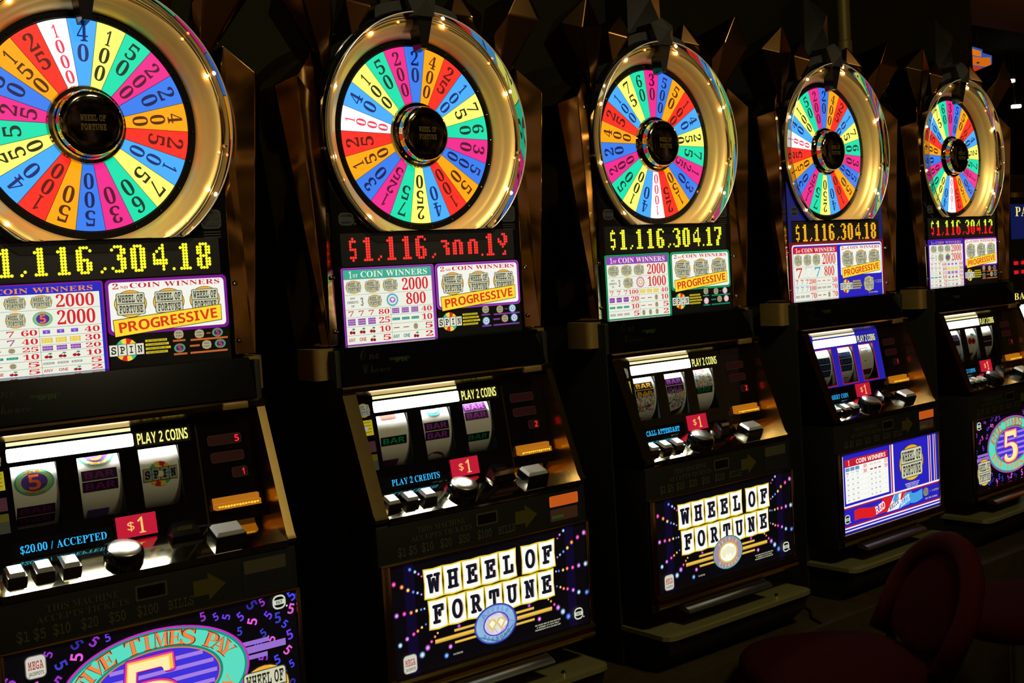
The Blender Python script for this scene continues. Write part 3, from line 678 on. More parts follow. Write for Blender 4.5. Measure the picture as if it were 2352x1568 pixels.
def reel_area(parent, idx, variant):
    blue = variant == 'rwb'
    # gold frame: sloping header, cheeks with polished inner faces, front rail
    fr = MB()
    fr.prism_x([(0.094, 1.3155), (0.086, 1.3120), (0.088, 1.3030), (0.1185, 1.2890), (0.130, 1.2890), (0.130, 1.3155)], -0.274, 0.272)
    for x0, x1 in ((-0.274, -0.243), (0.2555, 0.272)):
        fr.prism_x([(0.094, 1.3050), (0.130, 1.3050), (0.130, 1.052), (0.000, 1.052), (-0.004, 1.060), (0.004, 1.070)], x0, x1)
    build('reel_frame', fr, 'gold_trim', parent, smooth=20)
    latch = MB(); latch.box(0.185, 0.235, 0.082, 0.094, 1.301, 1.314, 0.002); build('latch_plate', latch, 'gold_block', parent)
    # panel with three openings
    pn = MB(); xs = [-0.243, -0.188, -0.113, -0.078, -0.004, 0.030, 0.104, 0.142, 0.2555]; zs = [1.090, RZ0, RZ1, 1.291]
    for i in range(8):
        for j in range(3):
            if j == 1 and i in (1, 3, 5): continue
            a = [RG(xs[i], zs[j]), RG(xs[i+1], zs[j]), RG(xs[i+1], zs[j+1]), RG(xs[i], zs[j+1])]
            pn.raw(a + [(x, y+0.003, z) for x, y, z in a], [(0, 1, 2, 3), (7, 6, 5, 4), (0, 4, 5, 1), (1, 5, 6, 2), (2, 6, 7, 3), (3, 7, 4, 0)])
    panel = build('reel_panel', pn, 'black_gloss', parent, smooth=0)
    if blue:
        A = Art(RG)
        for i in range(7):
            for j in range(3):
                if j == 1 and i in (1, 3, 5): continue
                A.rect(xs[i], max(zs[j], 1.137), xs[i+1], zs[j+1], (34, 30, 165), 1)
        for x0, x1 in RX:
            for a in ((x0-0.003, RZ0, x0, RZ1), (x1, RZ0, x1+0.003, RZ1), (x0-0.003, RZ0-0.003, x1+0.003, RZ0), (x0-0.003, RZ1, x1+0.003, RZ1+0.003)): A.rect(*a, (170, 20, 40), 2)
        A.done('blue_surround', panel)
    # dark housing behind the openings, tube inside
    hs = MB()
    hs.box(-0.205, 0.125, 0.31, 0.315, 1.09, 1.29); hs.box(-0.205, 0.125, 0.125, 0.31, 1.285, 1.289); hs.box(-0.205, 0.125, 0.105, 0.31, 1.088, 1.092)
    for x in (-0.206, -0.0985, 0.0105, 0.124): hs.box(x, x+0.003, 0.121, 0.31, 1.09, 1.287)
    build('reel_housing', hs, 'black_plastic', parent, smooth=0)
    tb = MB(); tb.box(-0.195, 0.112, 0.1225, 0.1300, 1.2580, 1.2660); build('reel_lamp', tb, 'white_tube', parent, smooth=0)
    for r, (x0, x1) in enumerate(RX):
        dr = MB(); n = 64; prof = [(DRUM_R*cos(2*pi*k/n), DRUM_R*sin(2*pi*k/n)) for k in range(n)]
        dr.prism_x([(DRUM_Y - a, DRUM_Z + b) for a, b in prof], x0-0.001, x1+0.001)
        rl = build('reel', dr, 'reel_paper', parent)
        for sp in REELS[idx][r]: reel_symbol(rl, r, sp)
    # lit strip, sign, displays
    A = Art(RG); A.rrect(-0.1915, 1.2545, 0.0245, 1.2772, 0.003, (255, 255, 250), 2); st = A.done('instruction_strip', parent, 'backlit_strip')
    A = Art(RG); A.text('REDEEM', -0.172, 1.266, 0.008, (110, 110, 104), 'sans', 0.028, l=3, res=1); A.done('lettering', st, 'backlit_strip')
    for x in (-0.12, -0.09, -0.05, -0.02, 0.005): A = Art(RG); A.text('TICKETS', x, 1.266, 0.0045, (190, 190, 185), 'sans', 0.02, l=3, res=1); A.done('lettering', st, 'backlit_strip')
    A = Art(RG); A.rect(-0.190, 1.2815, 0.022, 1.2875, (255, 250, 190), 2); A.done('strip_reflection', parent)  # glowing bar drawn for the strip's reflection in the gold header
    A = Art(RG); A.rect(0.027, 1.2515, 0.130, 1.2785, (30, 28, 140) if blue else (10, 9, 4), 2); sg = A.done('play_sign', parent)
    A = Art(RG); A.text('PLAY 2 COINS', 0.0785, 1.2655, 0.0195, (250, 245, 130) if not blue else (240, 240, 160), 'sans', 0.094, l=3, res=3)
    A.done('lettering', sg)
    A = Art(RG); A.rect(0.1405, 1.094, 0.1435, 1.288, (60, 45, 20), 1); A.done('divider', parent, 'ink_print')
    for k, (x0, z0, x1, z1) in enumerate(((0.1610, 1.2350, 0.2280, 1.2540), (0.1630, 1.2030, 0.2290, 1.2220), (0.2000, 1.1720, 0.2320, 1.1910))):
        A = Art(RG); A.rrect(x0, z0, x1, z1, 0.005, (34, 22, 16), 1); A.rrect(x0+0.0012, z0+0.0012, x1-0.0012, z1-0.0012, 0.004, (30, 3, 4), 2)
        w_ = A.done('credit_meter', parent)
        if LEDS[idx][k]:
            A = Art(RG); A.char(LEDS[idx][k], x1-0.009, (z0+z1)/2, 0.0125, (255, 30, 50), 'sans', l=3, res=2, wfix=0.0085 if LEDS[idx][k] != '1' else 0.004); A.done('led_digit', w_, 'led_glow')
    sl = MB()
    for z0, z1, y in ((1.1315, 1.1400, -0.010), (1.1200, 1.1305, -0.016)):
        p = [RG(0.154, z0), RG(0.243, z0), RG(0.243, z1), RG(0.154, z1)]
        q = [(x, yy + y, z) for x, yy, z in p]
        sl.raw(p + q, [(4, 5, 6, 7), (0, 1, 5, 4), (1, 2, 6, 5), (2, 3, 7, 6), (3, 0, 4, 7)], None)
    bs = build('bill_slot', sl, 'amber_glow', parent, smooth=0)
    A = Art(lambda x, z, l: (RG(x, z)[0], RG(x, z)[1]-0.0165-l*Art.EPS, z)); rg = random.Random(idx)
    for k in range(14): A.rect(0.158+0.0058*k, 1.1225+rg.uniform(0, 0.002), 0.158+0.0058*k+0.0044, 1.1270, (255, 195, 50), 1)
    A.done('slot_lamp', bs, 'led_glow')
    A = Art(RG); A.rect(-0.202, 1.0965, -0.035, 1.1235, (4, 5, 6), 1); vf = A.done('text_display', parent, 'ink_print')
    A = Art(RG); t = VFD[idx]; A.text(t, -0.116, 1.1095, 0.0125, (45, 165, 225), 'serif' if idx != 2 else 'slab', min(0.150, 0.0085*len(t)), l=2, res=2); A.done('lettering', vf, 'led_glow')
    ps = MB(); p = [RG(-0.026, 1.0985), RG(0.045, 1.0985), RG(0.045, 1.1355), RG(-0.026, 1.1355)]; q = [(x, y-0.0035, z) for x, y, z in p]
    ps.raw(p+q, [(4, 5, 6, 7), (0, 1, 5, 4), (1, 2, 6, 5), (2, 3, 7, 6), (3, 0, 4, 7)], RGB(190, 22, 52)); pr = build('price_sign', ps, 'backlit_print', parent, smooth=0)
    A = Art(lambda x, z, l: (x, RG(x, z)[1]-0.0037-l*Art.EPS, z))
    A.text('$', -0.0015, 1.1185, 0.0150, (250, 185, 100), 'sans', 0.0125, l=1, res=3); A.text('1', 0.0175, 1.1165, 0.0260, (250, 195, 110), 'serif', 0.0130, l=1, res=3); A.done('lettering', pr)
    ic = []
    for z, h, c in ((1.2265, 0.031, (165, 150, 25)), (1.1880, 0.022, (58, 30, 36)), (1.1660, 0.013, (66, 60, 12)), (1.1500, 0.019, (44, 44, 32))):
        A = Art(RG); A.rect(-0.231, z-h/2, -0.199, z+h/2, c, 1)
        if h > 0.03:
            for k in range(4): A.line(-0.228, z+0.011-0.0065*k, -0.203, z+0.011-0.0065*k, 0.0014, (95, 84, 14), 2)
            A.ell(-0.215, z-0.001, 0.0045, 0.0045, (150, 150, 150), 3, 10)
        A.done('side_label', parent)
    wof_badge('side_badge', parent, RG, -0.215, 1.2620, 0.031, 0.029, 2, dark=0.35)
    # deck and buttons
    dk = MB(); dk.prism_x([(0.0895, 1.0955), (0.110, 1.0955), (0.110, 1.045), (0.0, 1.045), (-0.003, 1.050), (0.0, 1.0575)], -0.243, 0.2555)
    build('deck', dk, 'deck_metal', parent, smooth=20)
    T = lambda x, s, h=0.0: (x, 0.0895*s - 0.39*h*0.9, 1.0575 + 0.038*s + 0.92*h)      # s: 0 front .. 1 back
    def plate(x0, x1, s0, s1, h0, h1, inset=0.0):
        pts = [T(x0, s0, h0), T(x1, s0, h0), T(x1, s1, h0), T(x0, s1, h0), T(x0+inset, s0+inset*9, h1), T(x1-inset, s0+inset*9, h1), T(x1-inset, s1-inset*9, h1), T(x0+inset, s1-inset*9, h1)]
        b = MB(); b.raw(pts, [(3, 2, 1, 0), (4, 5, 6, 7), (0, 1, 5, 4), (1, 2, 6, 5), (2, 3, 7, 6), (3, 0, 4, 7)]); return b
    for x in (-0.211, -0.167, -0.124):
        b = build('bet_button', plate(x-0.0155, x+0.0155, 0.28, 0.62, -0.002, 0.012, 0.0005), 'black_gloss', parent, smooth=0)
        build('button_cap', plate(x-0.0135, x+0.0135, 0.31, 0.59, 0.0118, 0.0185, 0.0025), 'button_cap', b, smooth=0)
    def tilted(prof, n=40):
        b = MB(); k = len(prof); ex = Vector((1, 0, 0)); ey = Vector((0, 0.92, 0.39)); ez = Vector((0, -0.39, 0.92)); c = Vector(T(-0.032, 0.47))
        vs = [c + ex*(r*cos(2*pi*i/n)) + ey*(r*sin(2*pi*i/n)) + ez*h for i in range(n) for r, h in prof]
        b.raw(vs, [(i*k+q, ((i+1) % n)*k+q, ((i+1) % n)*k+q+1, i*k+q+1) for i in range(n) for q in range(k-1)]); return b
    sb = build('spin_button', tilted([(0.0335, -0.004), (0.0335, 0.010), (0.0315, 0.016), (0.0270, 0.018)]), 'black_gloss', parent)
    build('button_cap', tilted([(0.0285, 0.0160), (0.0280, 0.0195), (0.0250, 0.0215), (0.0140, 0.0222), (0.0001, 0.0224)]), 'steel', sb)
    cb = build('cash_out_button', plate(0.126, 0.184, 0.24, 0.66, -0.002, 0.0170, 0.0005), 'black_gloss', parent, smooth=0)
    build('button_cap', plate(0.128, 0.182, 0.27, 0.63, 0.0168, 0.0235, 0.0030), 'button_cap', cb, smooth=0)
    ce = MB(); ce.hull([T(0.055, 0.55, 0), T(0.118, 0.55, 0), T(0.118, 0.98, 0), T(0.055, 0.98, 0), T(0.060, 0.60, 0.012), T(0.113, 0.60, 0.012), T(0.108, 0.95, 0.020), T(0.068, 0.95, 0.020)])
    cn = build('coin_entry', ce, 'black_gloss', parent, smooth=0)
    cs = MB(); cs.hull([T(0.072, 0.72, 0.0155), T(0.100, 0.72, 0.0155), T(0.100, 0.80, 0.0205), T(0.072, 0.80, 0.0205), T(0.072, 0.76, 0.022), T(0.100, 0.76, 0.022)]); build('coin_slot', cs, 'chrome', cn, smooth=0)

# ------------------------------------------------------------------ belly glass art
RAYS = [[(-0.175, 0.931), (-0.182, 0.937), (-0.19, 0.943), (-0.202, 0.95)], [(-0.178, 0.895), (-0.187, 0.9), (-0.197, 0.904), (-0.209, 0.91), (-0.223, 0.919), (-0.241, 0.928)],
[(-0.173, 0.865), (-0.181, 0.865), (-0.192, 0.865), (-0.205, 0.864), (-0.221, 0.865), (-0.239, 0.865)], [(-0.172, 0.833), (-0.182, 0.829), (-0.192, 0.824), (-0.202, 0.82), (-0.218, 0.814), (-0.235, 0.805)],
[(-0.145, 0.809), (-0.152, 0.803), (-0.161, 0.795), (-0.171, 0.785), (-0.185, 0.774)], [(-0.092, 0.811), (-0.116, 0.774), (-0.127, 0.758)],
[(0.182, 0.941), (0.189, 0.948), (0.2, 0.955)], [(0.179, 0.9), (0.187, 0.904), (0.197, 0.909), (0.209, 0.915), (0.222, 0.925), (0.24, 0.933), (0.259, 0.94)],
[(0.173, 0.87), (0.181, 0.869), (0.193, 0.869), (0.205, 0.87), (0.221, 0.869), (0.239, 0.87), (0.259, 0.87)], [(0.173, 0.837), (0.183, 0.833), (0.192, 0.828), (0.203, 0.825), (0.219, 0.819), (0.235, 0.811), (0.258, 0.806)],
[(0.147, 0.814), (0.154, 0.808), (0.163, 0.799), (0.173, 0.79), (0.186, 0.778), (0.201, 0.764)], [(0.093, 0.812), (0.119, 0.777)]]
RC = [(225, 60, 160), (190, 110, 220), (150, 190, 235), (70, 110, 225), (240, 190, 90), (235, 130, 70)]
def ring_text(A, t, cx, cz, rx, rz, a0, a1, h, c, style, l, flip=False, wf=0.75, res=2):
    n = len(t)
    for k, ch in enumerate(t):
        a = radians(a0 + (a1-a0)*k/max(1, n-1)); x, z = cx + rx*cos(a), cz + rz*sin(a)
        nx, nz = cos(a)/rx, sin(a)/rz; rot = atan2(nz, nx) - pi/2
        if flip: rot += pi
        if ch != ' ': A.char(ch, x, z, h, c, style, rot=rot, wfix=h*wf*(0.5 if ch == 'I' else 1), l=l, res=res)
def belly(parent, idx, variant):
    bx = MB(); bx.box(-0.272, 0.272, 0.002, 0.112, 0.698, 1.0455, 0.004)
    build('lower_door', bx, 'black_plastic', parent)
    gf = MB()
    for a in ((-0.270, -0.249, 0.728, 0.968), (0.262, 0.271, 0.728, 0.968)): gf.box(a[0], a[1], -0.006, 0.004, a[2], a[3], 0.002)
    gf.box(-0.270, 0.271, -0.006, 0.004, 0.9625, 0.9685, 0.002); build('belly_frame', gf, 'gold_trim', parent)
    Y = 0.0
    A = Art(Y); base = {'rwb': (40, 32, 190)}.get(variant, (5, 3, 9)); A.rect(-0.249, 0.7385, 0.262, 0.9625, base, 0)
    if variant in ('double', 'triple'):
        for x in (-0.205, 0.215): A.rect(x-0.012, 0.739, x+0.012, 0.962, (12, 4, 40), 1)
    bg = A.done('belly_glass', parent)
    if variant in ('double', 'triple'):
        rg = random.Random(3)
        for i, ray in enumerate(RAYS):
            A = Art(Y); far = i in (5, 11)
            for k, (x, z) in enumerate(ray):
                r = 0.0019 + 0.0004*k + (0.0014 if (far or (i in (4, 10) and k > 2)) else 0); c = RC[(k + i) % 6]
                if far: c = [(150, 50, 190), (220, 110, 220), (90, 150, 230)][k]
                A.ell(x, z, r*1.7, r*1.7, tuple(int(v*0.28) for v in c), 2, 12); A.ell(x, z, r*1.15, r*1.15, c, 3, 12); A.ell(x, z, r*0.5, r*0.5, tuple(min(255, v+70) for v in c), 4, 10)
            A.done('light_dots', bg)
        for row, t, x0, x1, z0, z1 in ((0, 'WHEEL', -0.172, 0.066, 0.880, 0.944), (1, 'OF', 0.0785, 0.1735, 0.880, 0.944), (2, 'FORTUNE', -0.165, 0.1665, 0.8165, 0.8795)):
            n = len(t); wd = (x1-x0)/n
            for k, ch in enumerate(t):
                A = Art(Y); xa, xb = x0 + wd*k, x0 + wd*(k+1); d = 0.0018
                o = [(xa, z0+d), (xa+wd*0.5, z0-d*0.3), (xb, z0+d), (xb-d, (z0+z1)/2), (xb, z1-d*0.2), (xa+wd*0.5, z1-d), (xa, z1-d*0.2), (xa+d, (z0+z1)/2)]
                A.poly(o, (235, 205, 45), 3)
                cx_, cz_ = (xa+xb)/2, (z0+z1)/2
                A.poly([(cx_+(x-cx_)*0.90, cz_+(z-cz_)*0.91) for x, z in o], (255, 255, 248), 4)
                A.char(ch, cx_+0.0030, cz_-0.0006, (z1-z0)*0.62, (205, 175, 165), 'slab', wfix=wd*(0.56 if ch != 'W' else 0.66), l=5, res=3)
                for q in (-1, -0.35, 0.35, 1): A.char(ch, cx_+q*0.0012, cz_, (z1-z0)*0.61, (20, 22, 34), 'slab', wfix=wd*(0.52 if ch != 'W' else 0.64), l=6+abs(q), res=3)
                A.done('letter_tile', bg)
        for x0, x1, z, h in ((-0.153, -0.045, 0.7925, 0.0100), (-0.105, -0.045, 0.8045, 0.0065), (-0.105, -0.045, 0.7800, 0.0062), (0.045, 0.155, 0.7925, 0.0100), (0.045, 0.105, 0.8045, 0.0065), (0.045, 0.105, 0.7800, 0.0062)):
            A = Art(Y); A.rect(x0, z-h/2, x1, z+h/2, (120, 84, 20), 7); A.rect(x0, z-h*0.36, x1, z+h*0.4, (214, 170, 58), 8); A.rect(x0, z, x1, z+h*0.25, (240, 205, 95), 9); A.done('gold_bar', bg)
        A = Art(Y)
        if variant == 'double':
            for f, c in ((1.04, (40, 40, 130)), (1.0, (90, 120, 215)), (0.94, (170, 215, 235)), (0.62, (95, 50, 190)), (0.56, (250, 250, 235))): A.ell(0.001, 0.7945, 0.0545*f, 0.0405*f, c, 10 + int((1.05-f)*8), 40)
            ring_text(A, 'DOUBLE', 0.001, 0.7945, 0.043, 0.0320, 135, 45, 0.0085, (90, 150, 210), 'sans', 15)
            ring_text(A, 'DIAMOND', 0.001, 0.7945, 0.043, 0.0320, 222, 318, 0.0085, (40, 130, 130), 'sans', 15, True)
            for dx in (-0.0105, 0.0125): A.poly([(0.001+dx-0.013, 0.7965), (0.001+dx, 0.7785), (0.001+dx+0.013, 0.7965), (0.001+dx+0.007, 0.806), (0.001+dx-0.007, 0.806)], (225, 200, 120), 15); A.poly([(0.001+dx-0.008, 0.7975), (0.001+dx, 0.787), (0.001+dx+0.008, 0.7975), (0.001+dx, 0.804)], (252, 248, 220), 16)
        else:
            for f, c in ((1.04, (20, 90, 90)), (1.0, (130, 200, 190)), (0.95, (196, 100, 165)), (0.66, (225, 180, 70)), (0.60, (160, 215, 140)), (0.55, (252, 252, 235))): A.ell(0.001, 0.7945, 0.0545*f, 0.0405*f, c, 10 + int((1.05-f)*8), 40)
            ring_text(A, 'TRIPLE', 0.001, 0.7945, 0.044, 0.0325, 135, 45, 0.0090, (240, 190, 80), 'sans', 15)
            ring_text(A, 'DIAMOND', 0.001, 0.7945, 0.044, 0.0325, 222, 318, 0.0090, (240, 190, 80), 'sans', 15, True)
            for dx, dz in ((-0.016, 0), (0.0, 0.005), (0.016, 0)): A.poly([(0.001+dx-0.012, 0.796+dz), (0.001+dx, 0.781+dz), (0.001+dx+0.012, 0.796+dz), (0.001+dx+0.006, 0.805+dz), (0.001+dx-0.006, 0.805+dz)], (240, 235, 200), 15)
        A.done('diamond_badge', bg)
        A = Art(Y)
        for k in range(3): A.text(('SEE GAME ONE OF FOR FEATURE', 'A WINNER AT PAYS ONLY', 'PROGRESSIVE PAYS ON MAX BET')[k], 0.142, 0.7640-0.0052*k, 0.0032, (195, 195, 165), 'sans', 0.072-0.008*(k == 1), l=3, res=1)
        A.text('PATENTED', -0.098, 0.7560, 0.0040, (170, 170, 150), 'sans', 0.024, l=3, res=1); A.done('small_print', bg)
        mx, mz, ix, iz = -0.2165, 0.764, 0.228, 0.765
    elif variant == 'five':
        m4 = idx == 4; cx, cz, rx, rz = -0.004, 0.857, 0.168, 0.0945
        rg = random.Random(11); took = [(-0.2015, 0.936), (0.228, 0.949), (-0.19, 0.93), (0.225, 0.77), (-0.226, 0.944)]
        for gi in range(6):
            for k in range(12):
                for _ in range(60):
                    x, z = rg.uniform(-0.242, 0.256), rg.uniform(0.746, 0.956)
                    if ((x-cx)/(rx+0.012))**2 + ((z-cz)/(rz+0.010))**2 > 1 and min((x-a)**2+(z-b)**2 for a, b in took) > 0.0195**2: break
                else: continue
                took.append((x, z))
                A = Art(Y); A.char('5', x, z, rg.uniform(0.014, 0.021), [(70, 70, 240), (110, 60, 235), (235, 90, 220), (50, 40, 150), (150, 50, 200), (60, 60, 190)][gi], 'sans', rot=rg.uniform(-1.4, 1.4), sx=0.9, l=2, res=2); A.done('scattered_five', bg)
        A = Art(Y)
        for x0, x1, z, h in ((0.12, 0.205, 0.886, 0.008), (0.12, 0.237, 0.8735, 0.0125), (0.12, 0.200, 0.860, 0.008), (-0.236, -0.12, 0.846, 0.008), (-0.242, -0.12, 0.833, 0.012), (-0.235, -0.12, 0.820, 0.007)):
            A = Art(Y); A.rect(x0, z-h/2, x1, z+h/2, (150, 110, 205), 3); A.done('stripe', bg)
        A = Art(Y)
        for k, (f, g_, c) in enumerate(((1.0, 1.0, (200, 45, 190)), (0.975, 0.965, (20, 150, 130)), (0.945, 0.92, (90, 220, 190)), (0.70, 0.66, (20, 140, 120)), (0.67, 0.62, (235, 120, 60)), (0.655, 0.60, (60, 50, 215)))): A.ell(cx, cz, rx*f, rz*g_, c, 5+k, 64)
        for k in range(5):
            z = cz + 0.036 - 0.018*k; hw = rx*0.65*sqrt(max(0, 1-((z-cz)/(rz*0.60))**2)); A.rect(cx-hw*0.97, z-0.0035, cx+hw*0.97, z+0.0035, (165, 125, 225), 11)
        for a, b_ in (((180-38), 38),):
            ring_text(A, 'FIVE TIMES PAY', cx, cz, rx*0.825, rz*0.795, 158, 24, 0.0275, (110, 40, 30), 'serif', 12, False, 1.04, 3)
            ring_text(A, 'FIVE TIMES PAY', cx, cz, rx*0.825, rz*0.795, 158, 24, 0.0245, (245, 130, 65), 'serif', 13, False, 0.96, 3)
            ring_text(A, 'FIVE TIMES PAY', cx, cz, rx*0.825, rz*0.795, 202, 336, 0.0245, (245, 130, 65), 'serif', 12, True, 0.96, 3)
        A.done('times_pay_oval', bg)
        A = Art(Y)
        F5 = dict(style='serif', wfix=0.096, res=5, ref='0')
        for q in range(12): A.char('5', cx-0.014+0.0052*cos(q*pi/6), cz-0.004+0.0052*sin(q*pi/6), 0.106, (120, 20, 130), l=14+q*0.02, **F5)
        for q in range(12): A.char('5', cx-0.014+0.0034*cos(q*pi/6), cz-0.004+0.0034*sin(q*pi/6), 0.106, (225, 60, 170), l=15+q*0.02, **F5)
        A.char('5', cx-0.014, cz-0.004, 0.106, (252, 196, 70), l=16, **F5)
        A.char('5', cx-0.016, cz-0.0035, 0.098, (255, 238, 170), l=17, style='serif', wfix=0.086, res=5, ref='0')
        A.done('big_five', bg)
        if m4: wof_badge('badge', bg, Y, -0.202, 0.791, 0.090, 0.088, 17)
        else: wof_badge('badge', bg, Y, 0.190, 0.800, 0.096, 0.084, 17)
        mx, mz, ix, iz = (-0.2015, 0.936, 0.228, 0.949) if not m4 else (0.225, 0.77, -0.226, 0.944)
    else:
        A = Art(Y)
        A.rect(-0.249, 0.9575, 0.262, 0.9625, (25, 20, 120), 1); A.rect(-0.244, 0.815, -0.2395, 0.957, (240, 240, 245), 1)
        for x0, x1, c in ((-0.002, 0.001, (240, 240, 240)), (0.0015, 0.0075, (180, 25, 40)), (0.008, 0.016, (245, 245, 245)), (0.208, 0.2115, (245, 245, 245)), (0.2125, 0.2185, (150, 30, 70)), (0.219, 0.2225, (235, 235, 240)), (0.2365, 0.240, (240, 240, 245)), (0.241, 0.247, (120, 40, 90)), (0.2475, 0.251, (200, 200, 210))): A.rect(x0, 0.8125, x1, 0.9575, c, 2)
        for z, h, c in ((0.8125, 0.005, (245, 245, 245)), (0.8080, 0.004, (185, 25, 45)), (0.757, 0.004, (170, 20, 45)), (0.7525, 0.004, (245, 245, 245)), (0.744, 0.0035, (235, 235, 240))): A.rect(-0.249, z-h/2, 0.262, z+h/2, c, 3)
        A.done('stripes', bg)
        A = Art(Y); A.rect(-0.232, 0.822, -0.014, 0.924, (250, 250, 244), 3)
        for k in range(1, 7): A.line(-0.232, 0.924-0.0145*k, -0.014, 0.924-0.0145*k, 0.0005, (200, 205, 195), 4)
        A.line(-0.118, 0.822, -0.118, 0.924, 0.0006, (200, 205, 195), 4)
        for q in range(3): bars(A, -0.220+0.024*q, 0.917, 0.020, 0.011, (60, 110, 170), 1, 5, 'BAR')
        seven(A, -0.221, 0.9025, 0.012, 0.011, (150, 40, 30), 5); seven(A, -0.196, 0.9025, 0.012, 0.011, (200, 200, 200), 5); seven(A, -0.172, 0.9025, 0.012, 0.011, (60, 130, 200), 5)
        for t, x, z in (('40', -0.134, 0.917), ('30', -0.134, 0.9025), ('25', -0.026, 0.917), ('10', -0.026, 0.9025)): A.text(t, x, z, 0.0095, RED, 'serif', 0.017, l=5)
        for q in range(3): bars(A, -0.102+0.021*q, 0.917, 0.016, 0.005, (190, 190, 180), 1, 5, 'BAR'); A.rect(-0.108+0.021*q, 0.9005, -0.094+0.021*q, 0.9045, (170, 50, 50), 5)
        for r in range(5):
            for q in range(3):
                A.rect(-0.224+0.024*q, 0.8855-0.0145*r, -0.214+0.024*q, 0.8905-0.0145*r, [(215, 200, 190), (190, 205, 220), (205, 210, 200)][(r+q) % 3], 5)
                A.rect(-0.106+0.021*q, 0.8855-0.0145*r, -0.097+0.021*q, 0.8905-0.0145*r, [(200, 205, 220), (215, 195, 190), (205, 210, 200)][(r+q) % 3], 5)
        tb = A.done('pay_rows', bg)
        A = Art(Y); A.rect(-0.232, 0.9245, -0.014, 0.946, (200, 25, 40), 3); A.text('1', -0.212, 0.935, 0.014, (250, 245, 240), 'serif', 0.007, l=4); A.text('COIN WINNERS', -0.101, 0.935, 0.0125, (250, 245, 240), 'sans', 0.150, l=4); A.done('heading', bg)
        wof_badge('badge', bg, Y, 0.1115, 0.890, 0.135, 0.110, 4)
        A = Art(Y)
        for k in range(3): A.text(('PROGRESSIVE JACKPOT PAYS ON', 'MAXIMUM COINS PLAYED', 'MALFUNCTION VOIDS PLAY'), 0.112, 0.829-0.0052*k, 0.0032, (225, 225, 240), 'sans', 0.078, l=4, res=1) if False else A.text(('PROGRESSIVE JACKPOT PAYS', 'MAXIMUM COINS PLAYED', 'VOIDS ALL PLAYS')[k], 0.112, 0.829-0.0052*k, 0.0032, (225, 225, 240), 'sans', 0.078-0.008*k, l=4, res=1)
        A.done('small_print', bg)
        A = Art(Y)
        def wave(xa, xb, z, hgt, c, l, ph=0.0, slope=0.0):
            top = [(xa + (xb-xa)*k/10, z + hgt/2 + 0.0035*sin(ph + 5*k/10) + slope*k/10) for k in range(11)]
            bot = [(xa + (xb-xa)*k/10, z - hgt/2 + 0.0035*sin(ph + 5*k/10) + slope*k/10) for k in range(10, -1, -1)]
            A.poly(bot[::-1] + top[::-1], c, l)
        wave(-0.195, -0.085, 0.781, 0.030, (222, 30, 35), 5, 0.5)
        wave(0.075, 0.165, 0.785, 0.030, (70, 160, 225), 5, 2.0)
        A.poly([(-0.085, 0.766), (-0.02, 0.766), (0.0, 0.806), (-0.05, 0.806)], (222, 30, 35), 6)
        A.poly([(-0.03, 0.764), (0.045, 0.764), (0.075, 0.808), (0.01, 0.808)], (245, 245, 245), 7)
        A.poly([(0.030, 0.764), (0.09, 0.768), (0.105, 0.804), (0.062, 0.804)], (70, 160, 225), 8)
        A.poly([(0.0, 0.790), (0.02, 0.790), (0.036, 0.808), (0.012, 0.808)], (70, 160, 225), 8); A.poly([(0.04, 0.785), (0.058, 0.785), (0.074, 0.808), (0.05, 0.808)], (222, 30, 35), 8)
        A.text('RED', -0.066, 0.784, 0.023, (250, 250, 250), 'slab', 0.050, rot=0.25, l=10, res=2); A.text('WHITE', 0.006, 0.780, 0.014, (30, 60, 120), 'slab', 0.052, rot=0.30, l=10, res=2); A.text('&', 0.030, 0.797, 0.012, (60, 60, 140), 'sans', 0.010, l=10, res=2); A.text('BLUE', 0.066, 0.783, 0.021, (235, 245, 255), 'slab', 0.052, rot=0.25, l=10, res=2)
        A.done('ribbon', bg)
        wof_badge('badge', bg, Y, 0.184, 0.789, 0.030, 0.026, 5, dark=0.2)
        A = Art(Y); A.text('= 1 SPIN', 0.232, 0.787, 0.006, (170, 160, 110), 'sans', 0.05, l=5, res=1); A.done('lettering', bg); A = Art(Y); A.text('ON THE WHEEL', 0.215, 0.768, 0.005, (200, 185, 70), 'sans', 0.07, l=5, res=1); A.done('lettering', bg)
        mx, mz, ix, iz = None, None, -0.234, 0.779
    A = Art(Y); stadium_logo(A, ix, iz, 0.026, 0.026, (205, 210, 190), 18); A.done('logo', bg)
    if mx is not None:
        A = Art(Y); A.rrect(mx-0.0165, mz-0.0190, mx+0.0165, mz+0.0190, 0.008, (120, 115, 100), 18); A.rrect(mx-0.0150, mz-0.0175, mx+0.0150, mz+0.0175, 0.007, (206, 204, 190), 19)
        A.text('MEGA', mx, mz+0.003, 0.0135, (165, 70, 60), 'slab', 0.024, l=20, res=1); A.text('JACKPOTS', mx, mz-0.0105, 0.006, (100, 90, 80), 'sans', 0.024, l=20, res=1); A.done('jackpot_badge', bg)
    # strip above the belly glass
    A = Art(0.0015); S = (84, 80, 60)
    A.text('THIS MACHINE', -0.118, 1.0240, 0.0115, S, 'serif', 0.118, l=1); A.text('ACCEPTS TICKETS', -0.118, 1.0080, 0.0105, S, 'serif', 0.150, l=1)
    A.rrect(-0.031, 1.004, 0.025, 1.031, 0.003, S, 1); A.rrect(-0.027, 1.0075, 0.021, 1.0275, 0.002, (14, 14, 11), 2)
    for t, x in (('$1', -0.216), ('$5', -0.190), ('$10', -0.155), ('$20', -0.110), ('$50', -0.064), ('$100', -0.012), ('BILLS', 0.047)): A.text(t, x, 0.986, 0.0165, S, 'slab', 0.0088*len(t)+0.002, l=1, res=2)
    st = A.done('bill_notice', parent, 'ink_print')
